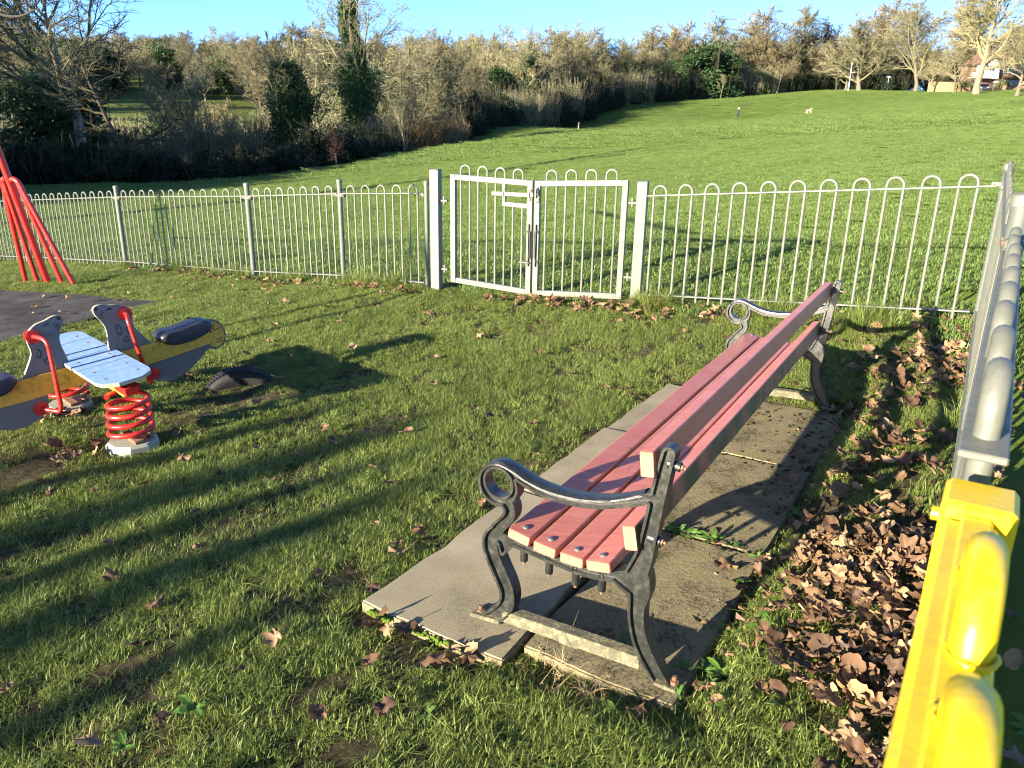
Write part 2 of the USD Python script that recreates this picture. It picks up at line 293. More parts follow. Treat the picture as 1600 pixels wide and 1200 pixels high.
# ------------------------------------------------------------------ terrain
CP = np.array([[-0.6, 2.3, -0.03], [0.5, 1.7, -0.01], [2.0, 4.4, 0.02], [1.0, 4.9, 0.0], [0.9, 3.2, 0.0], [-5.24, 10.4, -0.29], [-3.01, 8.89, -0.12], [-1.82, 8.21, -0.02], [-0.8, 7.4, 0.07], [1.08, 6.75, 0.12], [3.24, 5.29, 0.37], [0.55, 0.8, 0.1], [1.9, 2.9, 0.2], [-7.5, 11.9, -0.5], [-2.4, 4.3, -0.13], [-1.2, 1.8, -0.06], [-3.6, 7.6, -0.17], [-5.4, 8.9, -0.23], [0.0, 0.0, 0.0], [-6.0, 3.0, -0.35], [-4.0, -4.0, -0.2], [3.0, -4.0, 0.3], [6.0, 2.0, 0.5], [-18.31, 45.0, -1.64], [-27.94, 43.0, -1.83], [-11.9, 52.0, -1.0], [-8.48, 64.0, -0.35], [-4.37, 96.6, 1.54], [2.34, 109.25, 2.24], [15.86, 143.75, 5.77], [34.54, 170.2, 8.2], [57.5, 189.75, 10.27], [74.78, 201.25, 12.36], [70.76, 172.5, 10.81], [78.33, 163.3, 10.4], [81.48, 147.2, 9.19], [81.99, 135.7, 8.33], [37.1, 138.0, 4.06], [46.98, 132.25, 5.04], [8.1, 105.8, 1.61], [10.0, 40.0, 1.2], [30.0, 50.0, 3.0], [-8.0, 30.0, -0.75], [4.5, 9.0, 0.48], [-4.0, 14.0, -0.45], [60.0, 60.0, 5.5], [18.0, 12.0, 1.7], [12.0, -30.0, 1.0], [-30.0, 10.0, -2.4], [-40.0, -30.0, -3.0], [60.0, -20.0, 5.0], [60.0, 100.0, 6.3], [45.0, 80.0, 4.3], [-45.0, 62.0, -4.5], [-75.0, 60.0, -5.0], [-20.0, 75.0, -4.0], [-33.0, 95.0, -1.5], [-50.0, 118.0, 2.2], [-85.0, 110.0, 2.0], [-10.0, 120.0, -1.0], [-60.0, 170.0, 9.0], [-20.0, 200.0, 10.0], [-90.0, 240.0, 16.0], [0.0, 260.0, 14.0], [-60.0, 330.0, 20.0], [-160.0, 250.0, 18.0], [-140.0, 120.0, 3.0], [-130.0, 40.0, -5.0], [50.0, 235.0, 11.0], [100.0, 240.0, 14.0], [110.0, 150.0, 12.5], [130.0, 100.0, 12.0], [60.0, 330.0, 14.0], [160.0, 320.0, 15.0], [200.0, 160.0, 15.0], [220.0, 0.0, 14.0], [20.0, 200.0, 5.0], [95.0, 168.0, 10.8], [83.0, 168.0, 10.3], [95.0, 180.0, 11.2], [87.0, 195.0, 12.0]])
_rbf = RBFInterpolator(CP[:, :2], CP[:, 2], kernel='thin_plate_spline', smoothing=1.0)
PE1 = np.array([.516, .857]); PE1 /= np.linalg.norm(PE1); PE2 = np.array([PE1[1], -PE1[0]]); P0 = np.array([-.51, 2.29])
def pad_st(x, y):
    d0, d1 = np.asarray(x) - P0[0], np.asarray(y) - P0[1]
    return d0 * PE1[0] + d1 * PE1[1], d0 * PE2[0] + d1 * PE2[1]
SPRINGS = [(-2.07, 3.92), (-2.79, 4.59)]
TYRE = (-1.86, 5.04)
def Z0(x, y):
    x = np.atleast_1d(np.asarray(x, float)); y = np.atleast_1d(np.asarray(y, float))
    return _rbf(np.stack([x.ravel(), y.ravel()], -1)).reshape(x.shape)
def smooth(v, a, b):
    t = np.clip((np.asarray(v, float) - a) / (b - a), 0, 1); return t * t * (3 - 2 * t)
def Z(x, y):
    """ground height: terrain, small lumps, hollow under the slabs and worn hollows round the springs"""
    x = np.atleast_1d(np.asarray(x, float)); y = np.atleast_1d(np.asarray(y, float))
    z = Z0(x, y)
    near = 1 - smooth(np.hypot(x, y - 4), 12, 22)
    s, t = pad_st(x, y)
    ins = smooth(np.minimum(np.minimum(s, 3.0 - s), np.minimum(t, 1.14 - t)), -0.12, 0.06)
    lump = (fbm(x, y, 2.2, 1) - .5) * .05 + (fbm(x, y, 9.0, 2, 2) - .5) * .03
    z = z + lump * near * (1 - ins) * (1 - tarmac_mask(x, y))
    z = z * (1 - ins) + (-.045) * ins
    edge = smooth(s, -0.22, -0.1) * (1 - smooth(s, 0.0, .05)) * smooth(t, -.1, 0) * (1 - smooth(t, .55, .75))
    z = z - .004 * edge
    for (a, b) in SPRINGS + [TYRE, (-1.75, 4.75)]:
        z = z - .035 * np.exp(-((x - a) ** 2 + (y - b) ** 2) / .09)
    return z
TARMAC = Polygon([(-3.5, 7.62), (-4.6, 8.1), (-5.8, 8.52), (-9.0, 9.4), (-9.5, 3.0), (-5.2, 5.2), (-4.28, 6.15), (-3.86, 7.05)])
_tb = np.array(TARMAC.exterior.coords)
def tarmac_mask(x, y):
    return contains_xy(TARMAC.buffer(.1), np.asarray(x), np.asarray(y)).astype(float)
def z1(x, y): return float(Z(x, y)[0])

# fence line in plan, left to right: post feet
DIRL = np.array([-.829, .559])
FP = {'l3': (-9.68, 13.35), 'l2': (-7.46, 11.84), 'l1': (-5.24, 10.40), 'm3': (-3.01, 8.89), 'm2': (-1.82, 8.21), 'm1': (-.84, 7.47), 'gl': (-.745, 7.41), 'gr': (1.08, 6.76), 'cor': (3.235, 5.29), 'r2': (1.575, 2.47), 'yel': (.548, .83)}
FENCE_LINE = np.array([(-30, 27)] + [FP[k] for k in ('l3', 'l2', 'l1', 'm3', 'm2', 'm1', 'gl', 'gr', 'cor')])
PLAY = Polygon(list(map(tuple, FENCE_LINE)) + [FP['r2'], FP['yel'], (-.6, -1.2), (-6, -10), (-30, -10)])

def axis_grid(lo, a, b, hi, h, g):
    mid = list(np.arange(a, b + 1e-9, h))
    right, step, x = [], h, mid[-1]
    while x < hi:
        step *= g; x += step; right.append(x)
    left, step, x = [], h, mid[0]
    while x > lo:
        step *= g; x -= step; left.append(x)
    return np.array(left[::-1] + mid + right)
gx = axis_grid(-420, -7.6, 4.4, 520, .07, 1.075); gy = axis_grid(-90, .9, 9.6, 700, .07, 1.06)
GX, GY = np.meshgrid(gx, gy, indexing='ij')
GZ = Z(GX.ravel(), GY.ravel()).reshape(GX.shape)
# keep far terrain gentle outside the surveyed part
out = smooth(np.hypot(GX, GY - 120), 230, 330)
GZ = GZ * (1 - out) + out * np.clip(GZ, 8, 26)
far_lump = smooth(np.hypot(GX, GY - 4), 25, 60)
GZ += far_lump * (fbm(GX.ravel(), GY.ravel(), .05, 5, 2).reshape(GX.shape) - .5) * .30 * (1 - out)
V = np.stack([GX.ravel(), GY.ravel(), GZ.ravel()], -1)
nx, ny = GX.shape
I = (np.arange(nx - 1)[:, None] * ny + np.arange(ny - 1)[None]).ravel()
Q = np.stack([I, I + ny, I + ny + 1, I + 1], 1)
cen = V[Q].mean(1)
# far edge of the field: the hedge line (plan), everything beyond it is the valley and hills
HEDGE = np.array([(-60, 38), (-27.9, 43.5), (-18.3, 45.5), (-11.9, 52.6), (-8.5, 64.5), (-4.4, 97.2), (2.3, 110), (15.9, 144.5), (34.5, 171), (57.5, 190.5), (74.8, 202)])
FIELD_P = Polygon(list(map(tuple, HEDGE)) + [(110, 215), (300, 200), (300, -80), (-90, -80), (-90, 38)])
in_play = contains_xy(PLAY, cen[:, 0], cen[:, 1]); in_field = contains_xy(FIELD_P, cen[:, 0], cen[:, 1]) & ~in_play
def sub(name, mask, m):
    q = Q[mask]; u, inv = np.unique(q, return_inverse=True); q = inv.reshape(q.shape)
    f = np.vstack([q[:, [0, 1, 2]], q[:, [0, 2, 3]]])
    return data(obj(name, (V[u], f), m, smooth=True), kind='structure')
sub('playground_ground', in_play, M['soil'])
sub('field', in_field, M['field'])
sub('hills', ~in_play & ~in_field, M['hill'])

# tarmac path patch, following the ground
tv, tf = trimesh.creation.triangulate_polygon(TARMAC.segmentize(.25), engine='earcut')
tv, tf = trimesh.remesh.subdivide_to_size(np.c_[tv, np.zeros(len(tv))], tf, .35)
tv = tv.copy(); tv[:, 2] = Z(tv[:, 0], tv[:, 1]) + .016
n_ = np.cross(tv[tf[0][1]] - tv[tf[0][0]], tv[tf[0][2]] - tv[tf[0][0]])
if n_[2] < 0: tf = tf[:, ::-1]
data(obj('tarmac_path', (tv, tf), M['tarmac'], smooth=True), kind='structure')

# ------------------------------------------------------------------ paving slabs under the bench
pad = thing('bench_paving', kind='structure')
rng = np.random.default_rng(3)
s_cuts = [0.0, 1.06, 1.98, 2.96]
def slab(s0, s1, t0, t1, mkey, top):
    g = .006
    poly = [(s0 + g, t0 + g), (s1 - g, t0 + g), (s1 - g, t1 - g), (s0 + g, t1 - g)]
    P = Polygon(poly).segmentize(.12)
    co = np.array(P.exterior.coords)[:-1] + rng.normal(0, .0045, (len(P.exterior.coords) - 1, 2))
    P = Polygon(co).buffer(-.006).buffer(.006)
    h = .055; m = extrude(P, h); low = np.array(m.vertices)
    P2 = P.buffer(-.006)
    body = extrude(P, h - .006); cap = extrude(P2, h)
    nb = len(body.vertices); m = cat_meshes([body, cap])
    v = np.array(m.vertices); tilt = rng.normal(0, .003, 2)
    z = v[:, 2] - h + top + (v[:, 0] - s0) * tilt[0] + (v[:, 1] - t0) * tilt[1]
    w = np.stack([P0[0] + v[:, 0] * PE1[0] + v[:, 1] * PE2[0], P0[1] + v[:, 0] * PE1[1] + v[:, 1] * PE2[1], z], -1)
    F_ = np.array(m.faces)[:, ::-1]; isb = F_.max(1) < nb
    q = obj('slab', (w, F_[~isb]), M[mkey], pad)
    obj('edge', (w, F_[isb]), M['concrete_old'], q)
for i in range(3):
    slab(s_cuts[i], s_cuts[i + 1], 0, .575, 'concrete', .001 + .004 * (i % 2))
for a, b in ((.10, 1.08), (1.08, 2.02), (2.02, 2.98)):
    slab(a, b, .58, 1.10, 'concrete_old', -.004)
# moss cushions along the near edge of the first slab
mv = []
for k in range(150):
    t = rng.choice([rng.uniform(.05, .14), rng.uniform(.22, .40)]); r = rng.uniform(.003, .008)
    m = trimesh.creation.icosphere(1, r); m.apply_scale((1.0, 1.0, .8))
    p = P0 + PE1 * rng.uniform(-.012, .0) + PE2 * t
    m.apply_translation((p[0], p[1], rng.uniform(-.022, -.006))); mv.append(m)
data(obj('moss', cat_meshes(mv), M['moss'], smooth=True), kind='stuff')

# crumbs of soil washed over the rear slabs and along their edges
cv = []
for k in range(160):
    if rng.random() < .55: a, b = rng.uniform(1.2, 2.95), 1.08 - abs(rng.normal(0, .16))
    elif rng.random() < .6: a, b = 2.9 - abs(rng.normal(0, .28)), rng.uniform(.62, 1.08)
    else: a, b = rng.choice([1.08, 2.02]) + rng.normal(0, .035), rng.uniform(.6, 1.08)
    r = rng.uniform(.002, .009); m = trimesh.creation.icosphere(0, r); m.vertices = m.vertices * rng.uniform(.6, 1.4, m.vertices.shape); m.apply_scale((1.3, 1.3, .6))
    p = P0 + PE1 * a + PE2 * b; m.apply_translation((p[0], p[1], .0)); cv.append(m)
data(obj('soil_crumbs', cat_meshes(cv), M['soil']), kind='stuff')

# ------------------------------------------------------------------ bow-top fences
def hoop(a, b, z0a, z0b, zt, r, k=8):
    """one bow: up from a, over, down to b (plan points), arc top at zt"""
    a, b = np.asarray(a, float), np.asarray(b, float); c = (a + b) / 2; h = np.linalg.norm(b - a) / 2; d = (b - a) / (2 * h)
    P = [(a[0], a[1], z0a), (a[0], a[1], (z0a + zt) / 2)]
    n = 9
    for i in range(n + 1):
        t = math.pi * (1 - i / n)
        q = c + d * h * math.cos(t); P.append((q[0], q[1], zt - h + h * math.sin(t)))
    P += [(b[0], b[1], (z0b + zt) / 2), (b[0], b[1], z0b)]
    return tube(P, r, k)

def panel(name, label, a, b, n, group, end0=.06, end1=.06, H=1.0, r=.0095, zt_off=None, k=8, rw=.045, rh=.012):
    """a bow-top panel between plan points a and b, rails follow the ground slope"""
    a, b = np.array(a, float), np.array(b, float); L = np.linalg.norm(b - a); d = (b - a) / L
    a1, b1 = a + d * end0, b - d * end1; L1 = np.linalg.norm(b1 - a1)
    za, zb = float(Z0(*a)[0]), float(Z0(*b)[0])
    zg = lambda s: za + (zb - za) * (s + end0) / L
    if zt_off is not None: za, zb = zt_off
    t = thing(name, label, 'fence panel', group=group)
    pt = lambda s, z: np.array([a1[0] + d[0] * s, a1[1] + d[1] * s, z])
    zr = H - .078
    up = (0, 0, 1)
    obj('top_rail', beam_between(pt(-end0 * .55, zg(-end0 * .55) + zr), pt(L1 + end1 * .55, zg(L1 + end1 * .55) + zr), rw, rh, .002), M['galv'], t)
    obj('bottom_rail', beam_between(pt(-end0 * .5, zg(0) + .075), pt(L1 + end1 * .5, zg(L1) + .075), rw, rh, .002), M['galv'], t)
    pitch = L1 / n; w = pitch * .50
    rg = np.random.default_rng(len(name) + int(abs(a[0]) * 100))
    for i in range(n):
        c = pitch * (i + .5)
        j = rg.normal(0, .0012, 2)
        pa, pb = a1 + d * (c - w / 2) + j, a1 + d * (c + w / 2) + j
        obj('hoop', hoop(pa, pb, zg(c) + .02, zg(c) + .02, zg(c) + H, r, k), M['galv'], t, smooth=40)
    return t

def post(name, label, p, h, r, group=None, clamp_dirs=(), clamp_z=None, square=0.0, rot=0.0, cat='fence post', k=16, mkey='galv_post'):
    z = float(Z0(*p)[0])
    t = thing(name, label, cat, (p[0], p[1], z), group=group)
    if square:
        m = basis(box(0, 0, (h - .25) / 2, square, square, h + .25, .004), (math.cos(rot), math.sin(rot), 0), (-math.sin(rot), math.cos(rot), 0), (0, 0, 1), (0, 0, 0))
        obj('shaft', m, M['galv'], t)
        obj('cap', basis(box(0, 0, h + .003, square * .96, square * .96, .006, .002), (math.cos(rot), math.sin(rot), 0), (-math.sin(rot), math.cos(rot), 0), (0, 0, 1), (0, 0, 0)), M['steel_dark'], t)
    else:
        obj('shaft', cyl((0, 0, -.2), (0, 0, h), r, k), M[mkey], t, smooth=40)
        obj('cap', cat_meshes([cyl((0, 0, h - .035), (0, 0, h), r + .004, k), tube([(0, 0, h), (0, 0, h + .006), (0, 0, h + .009)], [r + .004, r * .8, r * .2], k)]), M['galv'], t, smooth=40)
    for d, cz in clamp_dirs:
        d = np.array(d, float); d /= np.linalg.norm(d); R = r if not square else square / 2
        s = np.array([-d[1], d[0]])
        c = obj('clamp', beam_between((d[0] * R * .6, d[1] * R * .6, cz), (d[0] * (R + .05), d[1] * (R + .05), cz), .05, .028, .004), M['galv'], t)
        q = d * (R + .03)
        obj('bolt_head', cyl((q[0] - s[0] * .034, q[1] - s[1] * .034, cz), (q[0] + s[0] * .034, q[1] + s[1] * .034, cz), .008, 6), M['nut'], c)
    return t

gl_dir = np.array(FP['m1']) - np.array(FP['l1']); gl_dir /= np.linalg.norm(gl_dir)
cl = lambda: [(gl_dir, .905), (-gl_dir, .905)]
post('fence_post', 'grey round fence post behind the red tube legs', FP['l2'], 1.06, .030, 'round posts of the bow top fence', cl())
post('fence_post', 'grey round fence post nearest the red tube legs on their right', FP['l1'], 1.06, .030, 'round posts of the bow top fence', cl())
post('fence_post', 'grey round fence post midway between the red legs and the white gate', FP['m3'], 1.06, .030, 'round posts of the bow top fence', cl())
post('fence_post', 'thinner round fence post one panel left of the white gate', FP['m2'], 1.06, .026, 'round posts of the bow top fence', cl())
post('fence_post', 'slim round post standing tight against the square left gate post', FP['m1'], 1.03, .022, 'round posts of the bow top fence', [(-gl_dir, .905)])
cd = np.array(FP['cor']) - np.array(FP['gr']); cd /= np.linalg.norm(cd)
rd = np.array(FP['r2']) - np.array(FP['cor']); rd /= np.linalg.norm(rd)
post('fence_post', 'round corner post where the back fence meets the right fence', FP['cor'], 1.06, .030, 'round posts of the bow top fence', [(-cd, .93), (rd, .915)])
zy = 1.17
post('fence_post', 'round post in the right fence closest to the camera before the yellow frame', FP['r2'], 1.39 - float(Z0(*FP['r2'])[0]), .030, 'round posts of the bow top fence', [(rd, 1.11), (-rd, 1.11)])
G = 'bow top fence panels round the playground'
panel('bow_top_panel', 'pale bow top fence panel left of the red tube legs', FP['l3'], FP['l2'], 11, G, k=6)
panel('bow_top_panel', 'pale bow top fence panel directly behind the red tube legs', FP['l2'], FP['l1'], 12, G, k=6)
panel('bow_top_panel', 'long bow top panel just right of the red tube legs', FP['l1'], FP['m3'], 12, G, k=6)
panel('bow_top_panel', 'short bow top panel, second to the left of the white gate', FP['m3'], FP['m2'], 7, G, k=6)
panel('bow_top_panel', 'short bow top panel beside the left gate post', FP['m2'], FP['m1'], 5, G, k=6)
panel('bow_top_panel', 'wide bow top panel behind the bench between gate and corner', FP['gr'], FP['cor'], 11, G, end0=.05, end1=.10, r=.0105)
panel('bow_top_panel', 'bow top panel of the right fence running up to the corner post', FP['cor'], FP['r2'], 11, G, end0=.05, end1=.06, H=1.09, r=.0105)
zr2 = float(Z0(*FP['r2'])[0])
panel('bow_top_panel', 'grey hooped panel nearest the camera seen along its top rail', FP['r2'], FP['yel'], 9, G, end0=.06, end1=.03, H=1.165, r=.0155, zt_off=(zr2 - .005, 1.182 - 1.075), k=12, rw=.053, rh=.010)

# ------------------------------------------------------------------ double gate
GA, GB = np.array(FP['gl']), np.array(FP['gr']); gd = (GB - GA) / np.linalg.norm(GB - GA); gn = np.array([-gd[1], gd[0]])   # gn points away from the camera
rot = math.atan2(gd[1], gd[0])
def gate_post(p, h, label, sgn):
    t = post('gate_post', label, p, h, .05, 'square gate posts', square=.088, rot=rot, cat='gate post')
    for hz in (.86, .22):
        q = gd * sgn * .044
        hg = obj('hinge', cat_meshes([beam_between((q[0], q[1], hz), (q[0] + gd[0] * sgn * .075, q[1] + gd[1] * sgn * .075, hz), .03, .018, .003),
             cyl((q[0] + gd[0] * sgn * .04, q[1] + gd[1] * sgn * .04, hz - .03), (q[0] + gd[0] * sgn * .04, q[1] + gd[1] * sgn * .04, hz + .04), .011, 10)]), M['galv'], t)
gate_post(FP['gl'], 1.135, 'taller square post hinging the left leaf of the white gate', 1)
gate_post(FP['gr'], 1.04, 'square post hinging the right leaf of the white gate', -1)
zga, zgb = float(Z0(*FP['gl'])[0]), float(Z0(*FP['gr'])[0])
def leaf(p, q, zb_p, zb_q, h_p, h_q, label, left):
    """a gate leaf whose frame runs from plan p to q; bottom at zb, height h"""
    t = thing('gate_leaf', label, 'gate')
    p, q = np.array(p), np.array(q); L = np.linalg.norm(q - p); d = (q - p) / L; s = .05
    at = lambda u, z: np.array([p[0] + d[0] * u, p[1] + d[1] * u, z])
    zb = lambda u: zb_p + (zb_q - zb_p) * u / L
    zt = lambda u: zb(u) + h_p + (h_q - h_p) * u / L
    up = (0, 0, 1)
    hv = (-d[1], d[0], 0)
    for u in (s / 2, L - s / 2):
        obj('stile', beam_between(at(u, zb(u)), at(u, zt(u)), s, s, .003, up=hv), M['galv'], t)
    obj('top_bar', beam_between(at(s, zt(s) - s / 2), at(L - s, zt(L - s) - s / 2), s - .004, s, .003), M['galv'], t)
    obj('bottom_bar', beam_between(at(s, zb(s) + s / 2), at(L - s, zb(L - s) + s / 2), s - .004, s, .003), M['galv'], t)
    pitch = (L - 2 * s - .02) / 4
    box_l = L * .64 if left else None
    for i in range(4):
        c = s + .01 + pitch * (i + .5); w = pitch * .52
        a, b = at(c - w / 2, 0)[:2], at(c + w / 2, 0)[:2]
        if left and i == 3:
            # the bow ends on the lock box: only its arch shows above the top bar and its legs below the box
            obj('hoop', cat_meshes([hoop(a, b, zt(c) - .01, zt(c) - .01, zt(c) + .085, .0095, 8), cyl((*a, zb(c) + s), (*a, zt(c) - .225), .0095, 8), cyl((*b, zb(c) + s), (*b, zt(c) - .225), .0095, 8)]), M['galv'], t, smooth=40)
        else:
            obj('hoop', hoop(a, b, zb(c) + s, zb(c) + s, zt(c) + .085, .0095, 8), M['galv'], t, smooth=40)
    if left:
        u0 = L * .655
        obj('lock_box', cat_meshes([beam_between(at(u0, zt(u0) - s), at(u0, zt(u0) - .225), .03, .03, .002, up=hv), beam_between(at(u0 - .015, zt(u0) - .225), at(L - s, zt(L) - .225), .028, .04, .002)]), M['galv'], t)
        bz = zt(L) - .125; off = -gn * .034
        b0, b1 = at(L * .52, bz), at(L + .012, bz)
        bolt = obj('slide_bolt', beam_between(b0 + np.r_[off, 0], b1 + np.r_[off, 0], .012, .036, .002), M['galv'], t)
        for u in (L * .665, L - s / 2):
            g0 = at(u, bz) - np.r_[gn * .045, 0]
            obj('bolt_guide', tube([g0 + (0, 0, -.05), g0 + (0, 0, .03), g0 + np.r_[gd * .008, .05], g0 + np.r_[gd * .018, .035]], .0045, 6), M['steel_dark'], bolt)
    # pull handle on the meeting stile
    u = L - s / 2 if left else s / 2
    sg = -1 if left else 1
    o = at(u - sg * .012, zb(u) + .34) - np.r_[gn * .034, 0]; g3 = np.r_[gd, 0] * sg
    obj('drop_handle', tube([o + g3 * .04 + (0, 0, -.04), o + g3 * .03 + (0, 0, -.03), o + (0, 0, .01), o + (0, 0, .24), o + g3 * .012 + (0, 0, .265), o + g3 * .03 + (0, 0, .235)], .005, 6), M['steel_dark'], t)
    obj('lock_plate', beam_between(at(u, zb(u) + .27) - np.r_[gn * .0265, 0], at(u, zb(u) + .65) - np.r_[gn * .0265, 0], .003, .042, .0, up=hv), M['galv'], t)
    if left: obj('spring_stay', cyl(o + (0, 0, -.04) , o - np.r_[gd, 0] * .10 + (0, 0, -.04), .008, 8), M['bolt'], t)
    else:
        g0 = at(s * .35, zt(0) - .10) - np.r_[gn * .036, 0]
        obj('staple', tube([g0 + (0, 0, -.05), g0 + (0, 0, .03), g0 + np.r_[gd * .010, .045], g0 + np.r_[gd * .020, .02], g0 + np.r_[gd * .020, -.03]], .005, 6), M['steel_dark'], t)
    return t
gw = np.linalg.norm(GB - GA)
PL0, PL1 = GA + gd * .155, GA + gd * (gw * .5 - .01); PR0, PR1 = GA + gd * (gw * .5 + .008), GB - gd * .125
leaf(PL0, PL1, zga + .105, zga + .045, 1.0, 1.03, 'left leaf of the white gate with the slide bolt box', True)
leaf(PR0, PR1, zga + .045, zgb + .02, 1.03, 1.03, 'right leaf of the white gate holding the padlock staple', False)
k0 = np.r_[PR0 + gd * .03 - gn * .040, zga + .045 + 1.03 - .165]
pk = thing('padlock', 'small brass padlock hanging on the right gate leaf', 'padlock', k0)
obj('body', basis(box(0, 0, 0, .042, .02, .036, .004), (*gd, 0), (*gn, 0), (0, 0, 1), (0, 0, 0)), M['brass'], pk)
obj('shackle', tube([np.r_[gd * -.012, .018], np.r_[gd * -.012, .038], np.r_[gd * -.006, .048], np.r_[gd * .006, .048], np.r_[gd * .012, .038], np.r_[gd * .012, .018]], .0035, 6), M['bolt'], pk)

# ------------------------------------------------------------------ yellow gate frame at the camera's right elbow
yd = np.array(FP['yel']) - np.array(FP['r2']); yd /= np.linalg.norm(yd); yr = np.array([-yd[1], yd[0]]); yr = yr if yr[0] > 0 else -yr   # yd towards the camera, yr to the right
yo = np.array([.530, .79])
yg = thing('yellow_gate', 'bright yellow hooped gate frame at the lower right corner', 'gate', (yo[0], yo[1], 0))
A3 = np.r_[yd, 0]; B3 = np.r_[yr, 0]; U3 = np.array([0, 0, 1.0])
W = .074
def yb(u0, u1, v0, v1, z0, z1_, bev=.004):
    m = box((u0 + u1) / 2, (v0 + v1) / 2, (z0 + z1_) / 2, u1 - u0, v1 - v0, z1_ - z0, bev)
    v = np.asarray(m.vertices); f = np.asarray(m.faces)
    w = v[:, :1] * A3 + v[:, 1:2] * B3 + v[:, 2:] * U3
    if np.linalg.det(np.stack([A3, B3, U3])) < 0: f = f[:, ::-1]
    return w, f
zt_y = 1.172
obj('stile', yb(-.038, .040, -W / 2, W / 2, .12, zt_y, .006), M['yellow'], yg)
obj('weep_hole', cyl(A3 * .0395 + U3 * (zt_y - .021) + B3 * .004, A3 * .0408 + U3 * (zt_y - .021) + B3 * .004, .0055, 10), M['ink'], yg)
obj('bolt_head', cyl(-B3 * (W / 2) + U3 * (zt_y - .03) + A3 * .012, -B3 * (W / 2 + .008) + U3 * (zt_y - .03) + A3 * .012, .008, 10), M['yellow'], yg)
zrl = zt_y - .017
obj('top_bar', yb(.041, 1.10, -W / 2 + .002, W / 2 - .012, zrl - .085, zrl, .008), M['yellow'], yg)
obj('cover_strip', yb(.0415, 1.10, -.016, W / 2 - .022, zrl - .003, zrl + .006, .003), M['yellow'], yg)
obj('bottom_bar', yb(.041, 1.10, -W / 2 + .006, W / 2 - .006, .16, .22, .006), M['yellow'], yg)
def yhoop(c, w, r, hgt):
    P = []
    base = zrl - .01
    for z in (.22, .7, base): P.append((c - w / 2, z))
    for i in range(9):
        t = math.pi * (1 - i / 8); P.append((c + w / 2 * math.cos(t), zrl + hgt - w / 2 * .8 + w / 2 * .8 * math.sin(t)))
    for z in (base, .7, .22): P.append((c + w / 2, z))
    P3 = [A3 * u + U3 * z + B3 * .006 for u, z in P]
    hp = obj('hoop', tube(P3, r, 16), M['yellow'], yg, smooth=50)
    rg = np.random.default_rng(int(c * 1000))
    for u in (c - w / 2, c + w / 2):
        th = np.linspace(0, 2 * math.pi, 25)
        ring = [A3 * (u + (r + .002) * math.cos(a)) + B3 * (.006 + (r + .002) * math.sin(a)) + U3 * (zrl + .007) for a in th]
        obj('weld_bead', tube(ring, .0015 + rg.random(25) * .0025, 6), M['yellow'], hp, smooth=60)
for u in (.245, .475, .705): yhoop(u, .140, .0165, .058)

# ------------------------------------------------------------------ park bench
BO = np.array([.482, 1.888])
def stroke(pts, ws, n=10):
    """a tapering stroke as a polygon: smooth curve through pts with widths ws"""
    pts = np.asarray(pts, float); ws = np.broadcast_to(np.asarray(ws, float), (len(pts),))
    tt = np.r_[0, np.cumsum(np.linalg.norm(np.diff(pts, axis=0), axis=1))]
    if len(pts) > 2:
        from scipy.interpolate import PchipInterpolator, CubicSpline
        u = np.linspace(0, tt[-1], n * (len(pts) - 1) + 1)
        p = CubicSpline(tt, pts)(u); w = PchipInterpolator(tt, ws)(u)
    else:
        p, w = pts, ws
    return unary_union([MultiPoint([tuple(a), tuple(b)]).convex_hull if False else unary_union([Point(a).buffer(wa / 2, 8), Point(b).buffer(wb / 2, 8)]).convex_hull for a, b, wa, wb in zip(p[:-1], p[1:], w[:-1], w[1:])])

RC = (-.603, .505)
arm = stroke([(-.632, .560), (-.60, .571), (-.565, .562), (-.51, .540), (-.452, .523), (-.375, .518), (-.29, .526), (-.20, .552), (-.108, .592)], [.022, .026, .030, .030, .030, .029, .029, .030, .034])
ring = Point(RC).buffer(.072, 24).difference(Point(RC[0] + .002, RC[1] + .008).buffer(.047, 24))
neck = stroke([(-.566, .445), (-.560, .415), (-.583, .378), (-.604, .350)], [.046, .040, .042, .046])
post_s = stroke([(-.068, .735), (-.083, .640), (-.098, .520), (-.110, .430), (-.128, .360), (-.150, .322)], [.040, .044, .046, .050, .062, .050])
rail = stroke([(-.622, .328), (-.560, .325), (-.470, .314), (-.370, .303), (-.276, .300), (-.205, .312), (-.150, .325)], [.034, .034, .034, .034, .034, .036, .05])
fleg = stroke([(-.612, .335), (-.630, .295), (-.615, .240), (-.583, .180), (-.562, .125), (-.570, .075), (-.600, .035), (-.640, .004)], [.05, .056, .058, .058, .056, .056, .056, .040])
rleg = stroke([(-.128, .345), (-.120, .300), (-.124, .240), (-.118, .170), (-.095, .105), (-.060, .048), (-.024, -.004)], [.066, .070, .052, .050, .052, .050, .048])
gus = Polygon([(-.60, .32), (-.55, .318), (-.583, .27)]).buffer(.008)
gus2 = Polygon([(-.215, .31), (-.15, .32), (-.138, .27)]).buffer(.008)
FRAME = unary_union([arm, neck, post_s, rail, fleg, rleg, gus, gus2, Point(RC).buffer(.072, 24)]).difference(Point(RC[0] + .002, RC[1] + .008).buffer(.047, 24)).simplify(.0006)
INNER = FRAME.buffer(-.0085)

